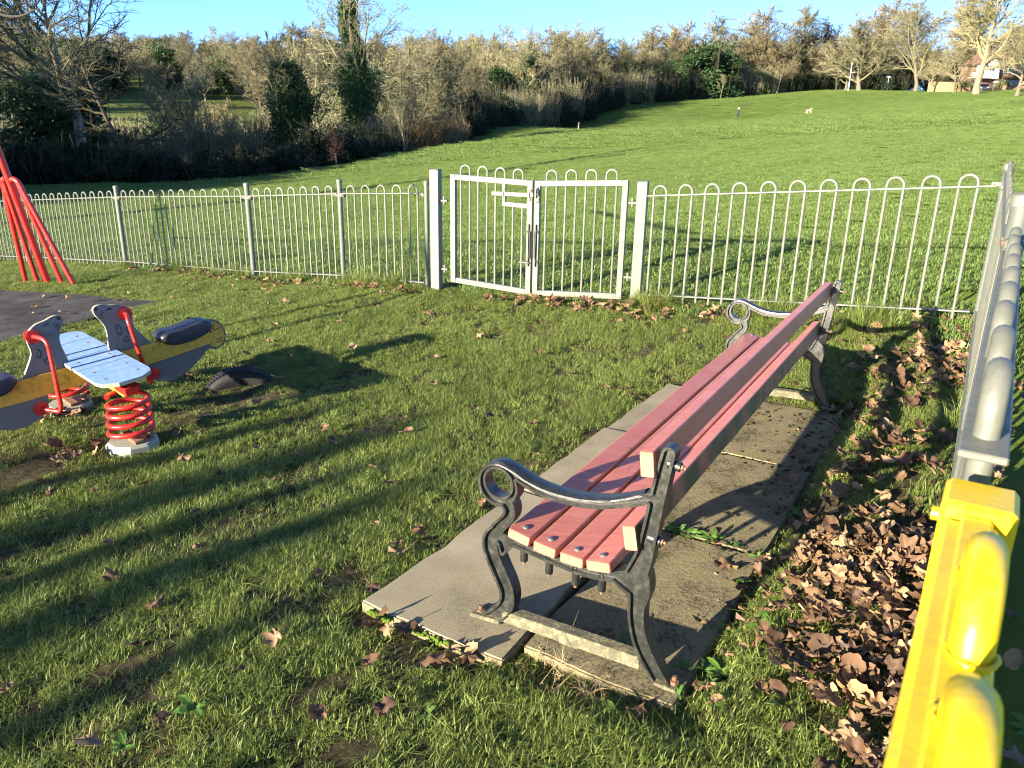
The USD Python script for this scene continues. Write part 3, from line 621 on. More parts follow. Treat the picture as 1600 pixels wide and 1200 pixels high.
def frame_part(parent, s0, z0):
    """one cast side frame: a web with proud flanges on its outline"""
    T = .046
    fl = extrude(FRAME.difference(INNER), T); web = extrude(INNER.buffer(.001), .018)
    fl = trimesh.Trimesh(np.array(fl.vertices), np.array(fl.faces)); web = trimesh.Trimesh(np.array(web.vertices) + (0, 0, (T - .018) / 2), np.array(web.faces))
    A = np.r_[BE2, ] ; e2 = np.array([BE2[0], BE2[1], 0]); e1 = np.array([BE1[0], BE1[1], 0]); U = np.array([0, 0, 1.0])
    o = e1 * s0 + U * z0
    pl = lambda m: basis(m, e2, U, e1, o)
    fp = obj('side_frame', cat_meshes([pl(fl), pl(web)]), M['iron'], parent, smooth=35)
    P = lambda t, z, s: e1 * (s0 + s) + e2 * t + U * (z0 + z)
    # broad hand rest on top of the arm: a swept cap
    armp = [(-.655, .545), (-.632, .568), (-.60, .5785), (-.565, .573), (-.51, .552), (-.452, .536), (-.375, .531), (-.29, .539), (-.20, .565), (-.125, .600)]
    from scipy.interpolate import CubicSpline
    ap = np.array(armp); tt = np.r_[0, np.cumsum(np.linalg.norm(np.diff(ap, axis=0), axis=1))]
    u = np.linspace(0, tt[-1], 40); cp = CubicSpline(tt, ap)(u); tg = CubicSpline(tt, ap)(u, 1); tg /= np.linalg.norm(tg, axis=1, keepdims=True); nm = np.stack([-tg[:, 1], tg[:, 0]], 1)
    prof = [(-.030, -.004), (-.029, .002), (-.018, .006), (0, .0075), (.018, .006), (.029, .002), (.030, -.004), (0, -.006)]
    vs = []
    for i in range(len(u)):
        w = .62 + .38 * math.sin(math.pi * min(1, (i + 2) / 8) / 2) if i < 8 else (1 if i < 33 else 1 - .25 * (i - 32) / 7)
        for a, h in prof:
            q = cp[i] + nm[i] * h; vs.append(P(q[0], q[1], T / 2 + a * w))
    k = len(prof); F = []
    for i in range(len(u) - 1):
        for j in range(k):
            F.append((i * k + j, i * k + (j + 1) % k, (i + 1) * k + (j + 1) % k, (i + 1) * k + j))
    obj('hand_rest', (np.array(vs), np.array(F)), M['iron'], fp, smooth=50)
    # ground stretcher with flange and lichen, feet and anchor bolts
    st = cat_meshes([beam_between(P(-.575, .052, T / 2), P(-.105, .062, T / 2), .046, .012, .003), beam_between(P(-.58, .034, .004), P(-.10, .044, .004), .008, .034, .002), beam_between(P(-.37, .030, .004), P(-.30, .031, .004), .009, .03, .004)])
    obj('stretcher', st, M['iron_lichen'], fp)
    obj('foot', cat_meshes([beam_between(P(-.70, .004, T / 2), P(-.585, .012, T / 2), .062, .014, .004), beam_between(P(-.05, .003, T / 2), P(.02, .001, T / 2), .062, .012, .004)]), M['iron_lichen'], fp)
    for t in (-.676, .004):
        obj('anchor_bolt', cat_meshes([cyl(P(t, .008, T / 2), P(t, .020, T / 2), .014, 6), cyl(P(t, .02, T / 2), P(t, .032, T / 2), .007, 8)]), M['nut'], fp)
    # bosses under the seat slats and behind the back slats
    for t, z in SEAT_C:
        obj('bolt_boss', cat_meshes([cyl(P(t, z - .10, T / 2), P(t, z - .03, T / 2), .0125, 12)]), M['iron'], fp, smooth=40)
        obj('bolt_end', cyl(P(t, z - .112, T / 2), P(t, z - .09, T / 2), .0055, 8), M['nut'], fp)
    for t, z in ((-.062, .700), (-.100, .462)):
        obj('bolt_boss', cyl(P(t - .01, z, T / 2), P(t + .026, z - .004, T / 2), .0145, 14), M['iron'], fp, smooth=40)
        obj('bolt_end', cat_meshes([cyl(P(t + .025, z - .004, T / 2), P(t + .033, z - .005, T / 2), .0095, 6), cyl(P(t + .03, z - .004, T / 2), P(t + .041, z - .006, T / 2), .0045, 8)]), M['nut'], fp)
    return fp

SEAT = [((-.556, .369), -.20, .082, .034), ((-.466, .350), -.10, .082, .034), ((-.375, .3375), -.03, .082, .034), ((-.285, .338), .13, .082, .034)]
SEAT = [((-.514, .3565), -.19, .080, .034), ((-.4235, .3415), -.10, .080, .034), ((-.331, .3335), -.02, .080, .034), ((-.2435, .3405), .17, .080, .034)]
SEAT_C = [(a[0][0], a[0][1]) for a in SEAT]
LEN = 2.80
bz0, bz1 = -.004, .022
bench = thing('park_bench', 'long faded red slatted bench on black iron arms over concrete slabs', 'bench', (BO[0], BO[1], 0))
frame_part(bench, 0.0, bz0)
frame_part(bench, LEN, bz1)
def slat(name, c, ang, w, th, parent, s0=-.012, s1=LEN + .055, mkey='red_wood', r=.006, sag=0.0):
    P = sbox(-w / 2 + r, -th / 2 + r, w / 2 - r, th / 2 - r).buffer(r, 4)
    ring = np.array(P.exterior.coords)[:-1]; k = len(ring); n = 15
    ca, sa = math.cos(ang), math.sin(ang)
    e2 = np.array([BE2[0], BE2[1], 0]); e1 = np.array([BE1[0], BE1[1], 0]); U = np.array([0, 0, 1.0])
    vs, F = [], []
    rg = np.random.default_rng(int(abs(c[0]) * 1e4))
    for i in range(n):
        f = i / (n - 1); s = s0 + (s1 - s0) * f; z = bz0 + (bz1 - bz0) * f + rg.normal(0, .0005) - sag * math.sin(math.pi * f)
        for j_end in (0,):
            q = ring @ np.array([[ca, sa], [-sa, ca]])
            for a, b in q: vs.append(e1 * s + e2 * (c[0] + a) + U * (c[1] + b + z))
    # bevelled end rings
    vs = np.array(vs).reshape(n, k, 3)
    c0, c1 = vs[0].mean(0), vs[-1].mean(0)
    e_in0 = c0 + (vs[0] - c0) * .90 - e1 * .004; e_in1 = c1 + (vs[-1] - c1) * .90 + e1 * .004
    vs = np.concatenate([e_in0[None], vs, e_in1[None]]); n += 2
    for i in range(n - 1):
        for j in range(k):
            F.append((i * k + j, i * k + (j + 1) % k, (i + 1) * k + (j + 1) % k, (i + 1) * k + j))
    F = [f for f in F]
    V_ = vs.reshape(-1, 3); m = len(V_)
    V_ = np.vstack([V_, e_in0.mean(0), e_in1.mean(0)])
    T = [(f[0], f[1], f[2]) for f in F] + [(f[0], f[2], f[3]) for f in F]
    T += [((j + 1) % k, j, m) for j in range(k)] + [((n - 1) * k + j, (n - 1) * k + (j + 1) % k, m + 1) for j in range(k)]
    mm = trimesh.Trimesh(V_, np.array(T), process=False)
    if mm.volume < 0: mm = trimesh.Trimesh(V_, np.array(T)[:, ::-1], process=False)
    p = obj(name, mm, M[mkey], parent, smooth=35)
    return p
for (c, ang, w, th) in SEAT:
    sp = slat('seat_slat', c, ang, w, th, bench)
    e2 = np.array([BE2[0], BE2[1], 0]); e1 = np.array([BE1[0], BE1[1], 0]); U = np.array([0, 0, 1.0])
    nrm = -e2 * math.sin(ang) + U * math.cos(ang)
    for s, bz in ((.026, bz0), (LEN + .024, bz1)):
        o = e1 * s + e2 * c[0] + U * (c[1] + bz) + nrm * (th / 2)
        obj('bolt_head', tube([o - nrm * .002, o + nrm * .002, o + nrm * .0045, o + nrm * .006], [.0115, .0115, .0085, .002], 14), M['bolt'], sp, smooth=50)
slat('back_slat', (-.119, .698), math.radians(7), .042, .078, bench)
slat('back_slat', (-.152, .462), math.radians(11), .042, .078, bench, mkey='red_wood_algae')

# ------------------------------------------------------------------ spring seesaw
SC = np.array([-2.43, 4.26]); sp_ = np.array([.72, -.69]) / np.hypot(.72, .69); sb_ = np.array([.69, .72]) / np.hypot(.72, .69)
TI = math.radians(6.5)
Pv = np.array([sp_[0], sp_[1], 0]); Bv = np.array([sb_[0] * math.cos(TI), sb_[1] * math.cos(TI), math.sin(TI)]); Nv = np.cross(Pv, Bv); Nv = Nv if Nv[2] > 0 else -Nv
ZP = .262
so = thing('spring_seesaw', 'four seat spring seesaw with grey seal boards and light blue deck', 'seesaw', (SC[0], SC[1], 0))
S3 = lambda b, z, p: Bv * b + Nv * (z - ZP) + Pv * p + np.array([0, 0, ZP])
def board(name, pts, p0, th, mkey, parent, edge=None, rnd=.012, label=None):
    P = Polygon(pts).buffer(rnd, 4).buffer(-2 * rnd, 4).buffer(rnd, 4)
    P = P if P.geom_type == 'Polygon' else max(P.geoms, key=lambda g: g.area)
    m = extrude(P, th)
    v = np.array(m.vertices); w = np.array([S3(a, b, p0 + c) for a, b, c in v])
    f = np.array(m.faces)
    if np.dot(np.cross(Bv, Nv), Pv) < 0: f = f[:, ::-1]
    if edge:
        nz = np.abs(np.array(m.face_normals)[:, 2]) > .5
        q = obj(name, (w, f[nz]), M[mkey], parent, label=label)
        obj('edge', (w, f[~nz]), M[edge], q)
        return q
    return obj(name, (w, f), M[mkey], parent, label=label)
from scipy.interpolate import CubicSpline as CS_
def curvy(pts, n=8):
    p = np.array(pts); t = np.r_[0, np.cumsum(np.linalg.norm(np.diff(p, axis=0), axis=1))]
    return CS_(t, p)(np.linspace(0, t[-1], n * len(p)))
# one beam through both seats: yellow boards over a grey hull board, ends shaped as faces
# coordinates below are level ones (tilt taken out)
def untilt(pts): return [(b, z - (b * math.tan(TI))) for b, z in pts]
top_r = [(-.0, .262), (.18, .258), (.36, .256), (.44, .238), (.70, .262)]
hull_r = [(.40, .140), (.68, .150), (.70, .140), (.66, .105), (.58, .045), (.50, .005), (.42, -.010), (.33, .010), (.28, .060), (.26, .135)]
head_r = curvy([(.665, .262), (.70, .285), (.745, .283), (.785, .245), (.80, .195), (.79, .150), (.755, .116), (.715, .120), (.690, .155)], 5)
for sg in (1, -1):
    mir = lambda L: [(sg * b, z) for b, z in L]
    yb_ = [(.0, .255), (.36, .255), (.46, .240), (.70, .258), (.715, .200), (.69, .150), (.40, .135), (.0, .135)]
    board('beam_board', mir(yb_), -.022, .044, 'yellow_board', so, rnd=.004)
    board('hull_board', mir(hull_r), -.016, .032, 'grey_board', so)
    hd = board('face_board', mir(head_r), -.020, .040, 'yellow_board', so, rnd=.004)
    board('rim', mir(curvy([(.655, .272), (.70, .296), (.752, .293), (.797, .250), (.812, .195), (.80, .142), (.758, .104), (.705, .108), (.69, .13)], 5)), -.013, .026, 'grey_board', hd, rnd=.004)
    # engraved eye, nose and mouth
    def line(L, r=.0028, pp=.0205):
        return tube([S3(sg * b, z, pp) for b, z in L], r, 5)
    obj('mouth', cat_meshes([line([(.735, .168), (.76, .160), (.785, .172)]), line([(.735, .148), (.757, .141), (.778, .150)]), line([(.745, .262), (.735, .236), (.750, .226), (.772, .236), (.782, .226)])]), M['ink'], hd)
    obj('eye', tube([S3(sg * .715, .222, .019), S3(sg * .715, .222, .022)], .007, 10), M['ink'], hd)
    # moulded seat
    seat_prof = [(.40, .248), (.385, .272), (.405, .296), (.47, .300), (.55, .306), (.63, .312), (.69, .310), (.722, .285), (.715, .258), (.66, .225), (.50, .208), (.45, .215)]
    sm_ = []
    for off, shr in ((-.085, .80), (-.075, .94), (-.05, 1.0), (.05, 1.0), (.075, .94), (.085, .80)):
        c = np.mean(np.array(seat_prof), 0)
        for b, z in curvy(seat_prof + [seat_prof[0]], 3)[:-1]:
            q = c + (np.array([b, z]) - c) * (shr if shr < 1 else 1)
            sm_.append(S3(sg * q[0], q[1] + .004, off))
    k = len(sm_) // 6; F = []
    for i in range(5):
        for j in range(k): F.append((i * k + j, i * k + (j + 1) % k, (i + 1) * k + (j + 1) % k, (i + 1) * k + j))
    T = [(f[0], f[1], f[2]) for f in F] + [(f[0], f[2], f[3]) for f in F]
    c0, c1 = np.mean(sm_[:k], 0), np.mean(sm_[-k:], 0); sm_ = np.vstack([sm_, c0, c1])
    T += [((j + 1) % k, j, 6 * k) for j in range(k)] + [(5 * k + j, 5 * k + (j + 1) % k, 6 * k + 1) for j in range(k)]
    mm = trimesh.Trimesh(sm_, np.array(T), process=False); mm.fix_normals()
    obj('seat', mm, M['black_plastic'], so, smooth=50)
    # seal shaped board facing the middle
    seal = [(.118, .258), (.122, .36), (.124, .415), (.108, .462), (.086, .505), (.088, .542), (.120, .553), (.165, .540), (.210, .532), (.252, .507), (.276, .472), (.278, .425), (.276, .390), (.300, .335), (.335, .280), (.352, .248)]
    sl = board('seal_board', mir(list(curvy(seal, 4)) + [(.35, .20), (.118, .20)]), -.011, .022, 'grey_board', so, edge='board_edge', rnd=.003)
    for side in (1, -1):
        pp = side * .0115
        L = lambda pts, r=.0022: tube([S3(sg * b, z, pp) for b, z in pts], r, 5)
        el = lambda cb, cz, rb, rz: L([(cb + rb * math.cos(a), cz + rz * math.sin(a)) for a in np.linspace(0, 2 * math.pi, 17)])
        obj('face_lines', cat_meshes([el(.190, .385, .013, .030), el(.245, .372, .012, .026), el(.215, .318, .012, .017), L([(.155, .512), (.168, .522), (.182, .512)], .004), L([(.108, .506), (.128, .488)]), L([(.103, .492), (.124, .472)]), L([(.12, .516), (.135, .502)]),
            tube([S3(sg * .098, .536, pp - .002), S3(sg * .098, .536, pp + .002)], .011, 10)]), M['ink'], sl)
        # handle: from flange on the board, out, down past the beam and back to the hull
        q = .120 * side
        P = [S3(sg * .245, .470, .011 * side), S3(sg * .235, .474, q * .55), S3(sg * .222, .468, q * .9), S3(sg * .215, .440, q * 1.1), S3(sg * .222, .33, q * 1.12), S3(sg * .238, .15, q * 1.12), S3(sg * .243, .09, q * 1.12), S3(sg * .255, .055, q * .95), S3(sg * .290, .062, q * .5), S3(sg * .315, .068, .016 * side)]
        t_ = np.r_[0, np.cumsum(np.linalg.norm(np.diff(np.array(P), axis=0), axis=1))]
        from scipy.interpolate import PchipInterpolator
        P = PchipInterpolator(t_, np.array(P))(np.linspace(0, t_[-1], 44))
        hb = obj('handle_bar', tube(P, .0125, 10), M['red_tube'], so, smooth=50)
        for (b, z, base) in ((.245, .470, .011), (.315, .068, .016)):
            a0, a1_ = S3(sg * b, z, base * side), S3(sg * b, z, (base + .006) * side)
            obj('flange', tube([a0, S3(sg * b, z, (base + .005) * side), S3(sg * b, z, (base + .0075) * side), S3(sg * b, z, (base + .009) * side)], [.040, .040, .036, .014], 18), M['red_tube'], hb, smooth=40)
# crosswise blue deck of four boards
deck = [( -.60, -.085), (-.57, -.125), (-.52, -.14), (.50, -.14), (.56, -.125), (.61, -.06), (.61, .06), (.56, .125), (.50, .14), (-.52, .14), (-.57, .125), (-.60, .085)]
DP = Polygon(deck).buffer(.02).buffer(-.02)
cuts = [-.70, -.36, -.02, .23, .70]
for i in range(4):
    g = DP.intersection(sbox(cuts[i] + .0035, -1, cuts[i + 1] - .0035, 1))
    m = extrude(g, .020); v = np.array(m.vertices)
    w = np.array([S3(b, ZP + .0 + c, p) for p, b, c in v]); f = np.array(m.faces)
    mm = trimesh.Trimesh(w, f, process=False); mm.fix_normals()
    nz = np.abs(np.array(mm.face_normals) @ Nv) > .5
    q = obj('deck_board', (w, np.array(mm.faces)[nz]), M['blue_board'], so)
    obj('edge', (w, np.array(mm.faces)[~nz]), M['board_edge'], q)
    for pb in ((cuts[i] if i else -.56) + .10, (cuts[i + 1] if i < 3 else .58) - .09):
        for b in (-.085, .085):
            obj('screw', tube([S3(b, ZP + .0185, pb), S3(b, ZP + .0215, pb)], .008, 8), M['steel_dark'], q)
obj('deck_beam', cat_meshes([basis(box(0, 0, 0, 1.0, .05, .10, .004), Pv, Bv, Nv, S3(0, ZP - .056, 0))]), M['yellow_board'], so)
# springs
for i, (a, b) in enumerate(SPRINGS):
    d = np.array([a, b]) - SC; pp = float(d @ sp_); bb = float(d @ sb_)
    zg = z1(a, b) + .02
    top = S3(bb, ZP - .07, pp * .98)
    o = np.array([d[0], d[1], zg])
    n = 120; u = np.linspace(0, 1, n); turns = 4.2
    ph = u * turns * 2 * math.pi + (2.4 if i == 0 else .7)
    z = zg + .085 + (top[2] - zg - .115) * u
    R = .112 * (1 - .10 * u)
    cx = o[0] + (top[0] - o[0]) * u; cy = o[1] + (top[1] - o[1]) * u
    P = np.stack([cx + R * np.cos(ph), cy + R * np.sin(ph), z], -1)
    sp = obj('spring', tube(P, .0140, 9), M['red_tube'], so, smooth=50)
    th = np.arange(8) * math.pi / 4
    bs = cat_meshes([tube([(o[0], o[1], zg - .12), (o[0], o[1], zg + .034), (o[0], o[1], zg + .046)], [.145, .135, .122], 9)])
    obj('spring_base', bs, M['spring_base'], so)
    obj('clamp_plate', cat_meshes([basis(box(0, 0, 0, .20, .05, .02, .004), Pv, Bv, (0, 0, 1), (o[0], o[1], zg + .056)), cyl((o[0] + .08, o[1] + .03, zg + .04), (o[0] + .08, o[1] + .03, zg + .10), .018, 10)]), M['nut'], so)
    obj('saddle', basis(trimesh.convex.convex_hull(np.array([(-.11, -.04, .025), (.11, -.04, .025), (.11, .04, .025), (-.11, .04, .025), (-.075, -.03, -.03), (.075, -.03, -.03), (.075, .03, -.03), (-.075, .03, -.03)])), Pv, Bv, Nv, top + Nv * .015), M['red_tube'], so)

# half buried tyre under the right seat
tz = z1(*TYRE)
ty = thing('buried_tyre', 'worn black tyre half buried in the grass under the seesaw seat', 'tyre', (TYRE[0], TYRE[1], tz))
Rt, rt = .245, .085
ang = math.atan2(.35, 1)
pr = [(-.060, -.125), (-.080, -.062), (-.086, -.030), (-.074, -.004), (-.050, .006), (-.018, .009), (.018, .009), (.050, .006), (.074, -.004), (.086, -.030), (.080, -.062), (.060, -.125)]
vs, F = [], []; n = 40
for i in range(n + 1):
    a = -.25 + (math.pi + .5) * i / n
    for w_, dr in pr:
        R = Rt + dr
        vs.append((R * math.cos(a) * math.cos(ang) - w_ * math.sin(ang), R * math.cos(a) * math.sin(ang) + w_ * math.cos(ang), R * math.sin(a) * .86 - .105))
k = len(pr)
for i in range(n):
    for j in range(k - 1): F.append((i * k + j, i * k + j + 1, (i + 1) * k + j + 1, (i + 1) * k + j))
obj('carcass', (np.array(vs), np.array(F)), M['rubber'], ty, smooth=50)
tl = []
for i in range(1, 36):
    a = -.1 + (math.pi + .2) * i / 36
    for w_, off in ((-.052, 0), (-.020, .5), (.020, 0), (.052, .5)):
        a2 = a + off * .09; R = Rt + .010
        ct = np.array([math.cos(a2) * math.cos(ang), math.cos(a2) * math.sin(ang), math.sin(a2) * .86]); tn = np.array([-math.sin(a2) * math.cos(ang), -math.sin(a2) * math.sin(ang), math.cos(a2) * .86]); wv = np.array([-math.sin(ang), math.cos(ang), 0])
        tl.append(basis(box(0, 0, 0, .012, .024, .008, .001), tn / np.linalg.norm(tn), wv, ct / np.linalg.norm(ct), ct * R + wv * w_ + (0, 0, -.105)))
data(obj('tread', cat_meshes(tl), M['rubber'], ty), kind='stuff')

# ------------------------------------------------------------------ red swing frame: splayed tube legs at the left edge
AP = np.array([-5.763, 8.583, 2.35]); LB = np.array([-5.43, 8.94]); AP2 = np.array([-2.95, .25, 2.35]); APM = (AP + AP2) / 2
sw = thing('swing_frame', 'red painted tube swing frame whose splayed legs enter at left', 'swing')
def cluster(ap, base, feet, parent, r=.043):
    base = np.asarray(base, float); b3 = np.r_[base, z1(*base) - .1]
    lg = obj('leg', tube([ap, b3], r, 16), M['red_tube'], parent, smooth=50)
    j = b3 + (ap - b3) * .474
    for fx, fy in feet:
        f3 = np.array([fx, fy, z1(fx, fy) - .1]); dv = f3 - b3; hv = dv.copy(); hv[2] = 0; hv /= np.linalg.norm(hv)
        far = np.linalg.norm(dv[:2])
        axis = (b3 - ap) / np.linalg.norm(b3 - ap)
        s0 = j + hv * .035; top = j + hv * (.09 + .10 * far) - axis * .0 + np.array([0, 0, -.015])
        d = (f3 - top) / np.linalg.norm(f3 - top)
        P = [s0, s0 + hv * .03 + (0, 0, .012), top, top + d * .12, f3]
        t = np.r_[0, np.cumsum(np.linalg.norm(np.diff(np.array(P), axis=0), axis=1))]
        P = PchipInterpolator(t, np.array(P))(np.r_[np.linspace(0, t[3], 16), t[3] + (t[4] - t[3]) * np.linspace(.1, 1, 8)])
        br = obj('brace', tube(P, .0275, 12), M['red_tube'], parent, smooth=50)
        if fx > base[0] + .3:
            q = P[13]; dq = (P[14] - P[12]) / np.linalg.norm(P[14] - P[12])
            obj('bolt_head', cat_meshes([cyl(q - np.cross(dq, (0, 0, 1)) * .034, q + np.cross(dq, (0, 0, 1)) * .034, .009, 8)]), M['red_tube'], br)
cluster(AP, LB, [(-5.86, 9.19), (-5.62, 9.05), (-5.22, 8.88), (-5.03, 8.80)], sw)
cluster(AP, AP[:2] * 2 - LB - (.25, .1), [], sw, .03)
q2 = np.array([.945, .326]) * .85
for a_ in (APM,):
    cluster(a_, a_[:2] + q2, [], sw, .026); cluster(a_, a_[:2] - q2, [], sw, .026)
bd = (AP2 - AP) / np.linalg.norm(AP2 - AP)
obj('top_beam', tube([AP - bd * .15, APM + bd * .15], .032, 16), M['red_tube'], sw, smooth=50)

# ------------------------------------------------------------------ trees
def rot_about(v, axis, a):
    return v * math.cos(a) + np.cross(axis, v) * math.sin(a) + axis * (axis @ v) * (1 - math.cos(a))

def grow(seed, H=12.0, spread=1.0, r0=.28, nch=(9, 7, 6, 5), up=(.05, .10, .06, .03, .02), ang=(52, 48, 45, 42), ratio=(.62, .55, .52, .5), first=.25, gnarl=.10, twig_r=.016, lean=(0, 0), leaders=1, k=6):
    """returns trunk, limb+twig meshes and limb points of a bare winter tree"""
    rg = np.random.default_rng(seed)
    trunk, crown, ends = [], [], []
    def br(p, d, L, r, lev):
        n = (7, 6, 4, 3, 2)[lev]
        P, D = [p], d
        for i in range(n):
            D = D + rg.normal(0, gnarl * (1 + .35 * lev), 3) + np.array([0, 0, up[lev]])
            D = D / np.linalg.norm(D); P.append(P[-1] + D * L / n)
        P = np.array(P)
        tip = max(r * (.25 if lev == 0 else .35), twig_r * .55)
        R = np.linspace(max(r, twig_r), tip, n + 1)
        if lev == 0: R[0] *= 1.35
        m = tube(P, R, (8, k, 4, 3, 3)[lev] if lev < 2 else 3, False)
        (trunk if lev == 0 else crown).append(m)
        if lev <= 1: ends.append(P)
        if lev >= len(nch): return
        m_ = nch[lev]
        for c in range(m_):
            t = first + (1 - first) * (c + rg.uniform(.1, .9)) / m_ if lev == 0 else .18 + .82 * (c + rg.uniform(0, 1)) / m_
            t = min(t, .999); f = t * n; i = int(f); q = P[i] + (P[i + 1] - P[i]) * (f - i); dd = P[min(i + 1, n)] - P[i]; dd /= np.linalg.norm(dd)
            a = math.radians(ang[lev]) * rg.uniform(.65, 1.25)
            if lev == 0: a *= (1.25 - .65 * t)
            ax = np.cross(dd, rg.normal(0, 1, 3)); ax /= np.linalg.norm(ax)
            nd = rot_about(dd, ax, a)
            if lev >= 1 and nd[2] < -.2: nd[2] *= .3
            nd[:2] *= spread if lev < 2 else 1; nd /= np.linalg.norm(nd)
            l2 = L * ratio[lev] * rg.uniform(.7, 1.15) * (1.15 - .55 * t if lev == 0 else 1.1 - .45 * t)
            br(q, nd, l2, max(R[i] * (.62 if lev == 0 else .55), twig_r), lev + 1)
    for l in range(leaders):
        d = np.array([lean[0] + (rg.normal(0, .22) if l else 0), lean[1] + (rg.normal(0, .22) if l else 0), 1.0]); d /= np.linalg.norm(d)
        br(np.array([rg.normal(0, .15) if l else 0.0, rg.normal(0, .15) if l else 0.0, -.3]), d, H * .86, r0 * (1 if l == 0 else .75), 0)
    T, C = cat_meshes(trunk), cat_meshes(crown)
    zmax = C.vertices[:, 2].max(); s = H / zmax
    for m in (T, C): m.vertices = m.vertices * s
    return T, C, [e * s for e in ends]

def leaf_cloud(pts, size, rg, nrm_up=.3):
    """small folded two-triangle leaf sprays at the points"""
    n = len(pts); s = size * rg.uniform(.6, 1.3, n)[:, None]
    a = rg.normal(0, 1, (n, 3)); a /= np.linalg.norm(a, axis=1, keepdims=True)
    b = np.cross(a, rg.normal(0, 1, (n, 3)) + (0, 0, nrm_up)); b /= np.linalg.norm(b, axis=1, keepdims=True)
    c = np.cross(a, b)
    V_ = np.stack([pts - a * s, pts + b * s * .5 + c * s * .12, pts + a * s, pts - b * s * .5 + c * s * .12], 1).reshape(-1, 3)
    i = np.arange(n)[:, None] * 4
    F = np.vstack([i + [0, 1, 2], i + [0, 2, 3]])
    return V_, F

def clumps(rg, n_cl, n_leaf, dims, flat=0.55, rough=.35, center=(0, 0, 0)):
    """points on lumpy shells: an uneven bush volume of many overlapping leaf clumps"""
    P = []
    for _ in range(n_cl):
        d = rg.normal(0, 1, 3); d /= np.linalg.norm(d); d[2] = abs(d[2]) * 1.1 - .18
        c = d * np.array(dims) * rg.uniform(.35, .95); r = rg.uniform(.16, .42) * np.array(dims).mean()
        q = rg.normal(0, 1, (n_leaf, 3)); q /= np.linalg.norm(q, axis=1, keepdims=True)
        q = q * r * rg.uniform(.55, 1.1, (n_leaf, 1)); q[:, 2] *= .8
        P.append(c + q)
    P = np.vstack(P) + np.array(center) + (0, 0, dims[2] * .25)
    return P[P[:, 2] > -.2]

CLASSES = stage.CreateClassPrim('/World/Looks/tree_kinds') if False else None
protos = {}
def proto_tree(key, builder):
    """a hidden class prim holding one kind of tree with its parts; the trees reference it"""
    c = stage.CreateClassPrim('/_kinds_' + key)
    builder(c); protos[key] = c
    return c
def cobj(cls, name, mesh, m, smooth=False):
    pth = str(cls.GetPath()) + '/' + name
    usdkit.mesh(stage, numbered(pth), mesh, m, smooth=smooth)
tree_h = {}
def bare(key, seed, bark, twig, ivy=None, **kw):
    def b(c):
        T, C, ends = grow(seed, **kw)
        cobj(c, 'trunk', T, M[bark], 40); cobj(c, 'crown', C, M[twig])
        if ivy:
            rg = np.random.default_rng(seed + 5); lo, hi, rad, n, nlimb = ivy
            H = kw.get('H', 12.0); pts = []
            P = ends[0]
            tt = rg.uniform(0, 1, n); zz = (lo + (hi - lo) * tt) * H
            x = np.interp(zz, P[:, 2], P[:, 0]); y = np.interp(zz, P[:, 2], P[:, 1])
            w = rad * (1.15 - .75 * tt) * (.65 + .7 * meshkit.noise(np.stack([zz * .9, np.zeros(n), np.zeros(n)], -1), seed)) * np.sqrt(rg.uniform(.15, 1.2, n))
            a = rg.uniform(0, 2 * math.pi, n)
            pts.append(np.stack([x + w * np.cos(a), y + w * np.sin(a), zz + rg.normal(0, .25, n)], -1))
            for e in ends[1:1 + nlimb]:
                m_ = n // 9; u = rg.uniform(0, .6, m_) * (len(e) - 1); i = u.astype(int)
                q = e[i] + (e[np.minimum(i + 1, len(e) - 1)] - e[i]) * (u - i)[:, None]
                pts.append(q + rg.normal(0, rad * .24, (m_, 3)))
            cobj(c, 'ivy', leaf_cloud(np.vstack(pts), .125, rg), M['ivy'])
    tree_h[key] = kw.get('H', 12.0)
    proto_tree(key, b)

bare('oak', 11, 'bark_pale', 'twig_mid', H=13, spread=1.3, r0=.36, nch=(14, 10, 8, 6), first=.40, ang=(52, 46, 46, 42), up=(.03, .12, .07, .03, .02), ratio=(.80, .55, .52, .5), twig_r=.019, gnarl=.11)
bare('slender', 23, 'bark', 'twig', H=12, spread=.95, r0=.24, nch=(16, 8, 7, 5), first=.22, ang=(42, 42, 40, 40), up=(.05, .16, .1, .05, .03), twig_r=.020)
bare('round', 31, 'bark', 'twig', H=12, spread=1.15, r0=.26, nch=(15, 8, 7, 5), first=.18, ang=(58, 46, 44, 42), up=(.05, .12, .08, .04, .02), ratio=(.66, .56, .52, .5), twig_r=.022)
bare('dome', 37, 'bark', 'twig', H=12, spread=1.2, r0=.30, nch=(17, 9, 7, 6), first=.14, ang=(60, 46, 44, 40), up=(.05, .13, .08, .04, .02), ratio=(.66, .56, .54, .5), twig_r=.026)
bare('pale', 41, 'bark_pale', 'twig_pale', H=12, spread=1.2, r0=.28, nch=(15, 9, 7, 5), first=.22, ang=(54, 48, 46, 42), up=(.05, .11, .06, .03, .02), ratio=(.64, .55, .52, .5), twig_r=.022)
bare('tall_pale', 43, 'bark_pale', 'twig_pale', H=16, spread=1.2, r0=.46, nch=(16, 9, 8, 6), first=.26, ang=(52, 46, 46, 42), up=(.04, .11, .06, .03, .02), ratio=(.6, .56, .52, .5), twig_r=.028)
bare('dark', 47, 'bark_dark', 'twig_dark', H=9, spread=1.8, r0=.22, nch=(12, 8, 6, 4), first=.3, ang=(80, 50, 46, 42), up=(.05, .02, .02, .02, .01), ratio=(.62, .52, .5, .5), twig_r=.016)
bare('reddish', 53, 'bark', 'twig_red', H=12, spread=1.25, r0=.26, nch=(19, 9, 7, 6), first=.12, ang=(54, 44, 42, 40), up=(.05, .14, .1, .05, .03), ratio=(.62, .56, .54, .5), twig_r=.028)
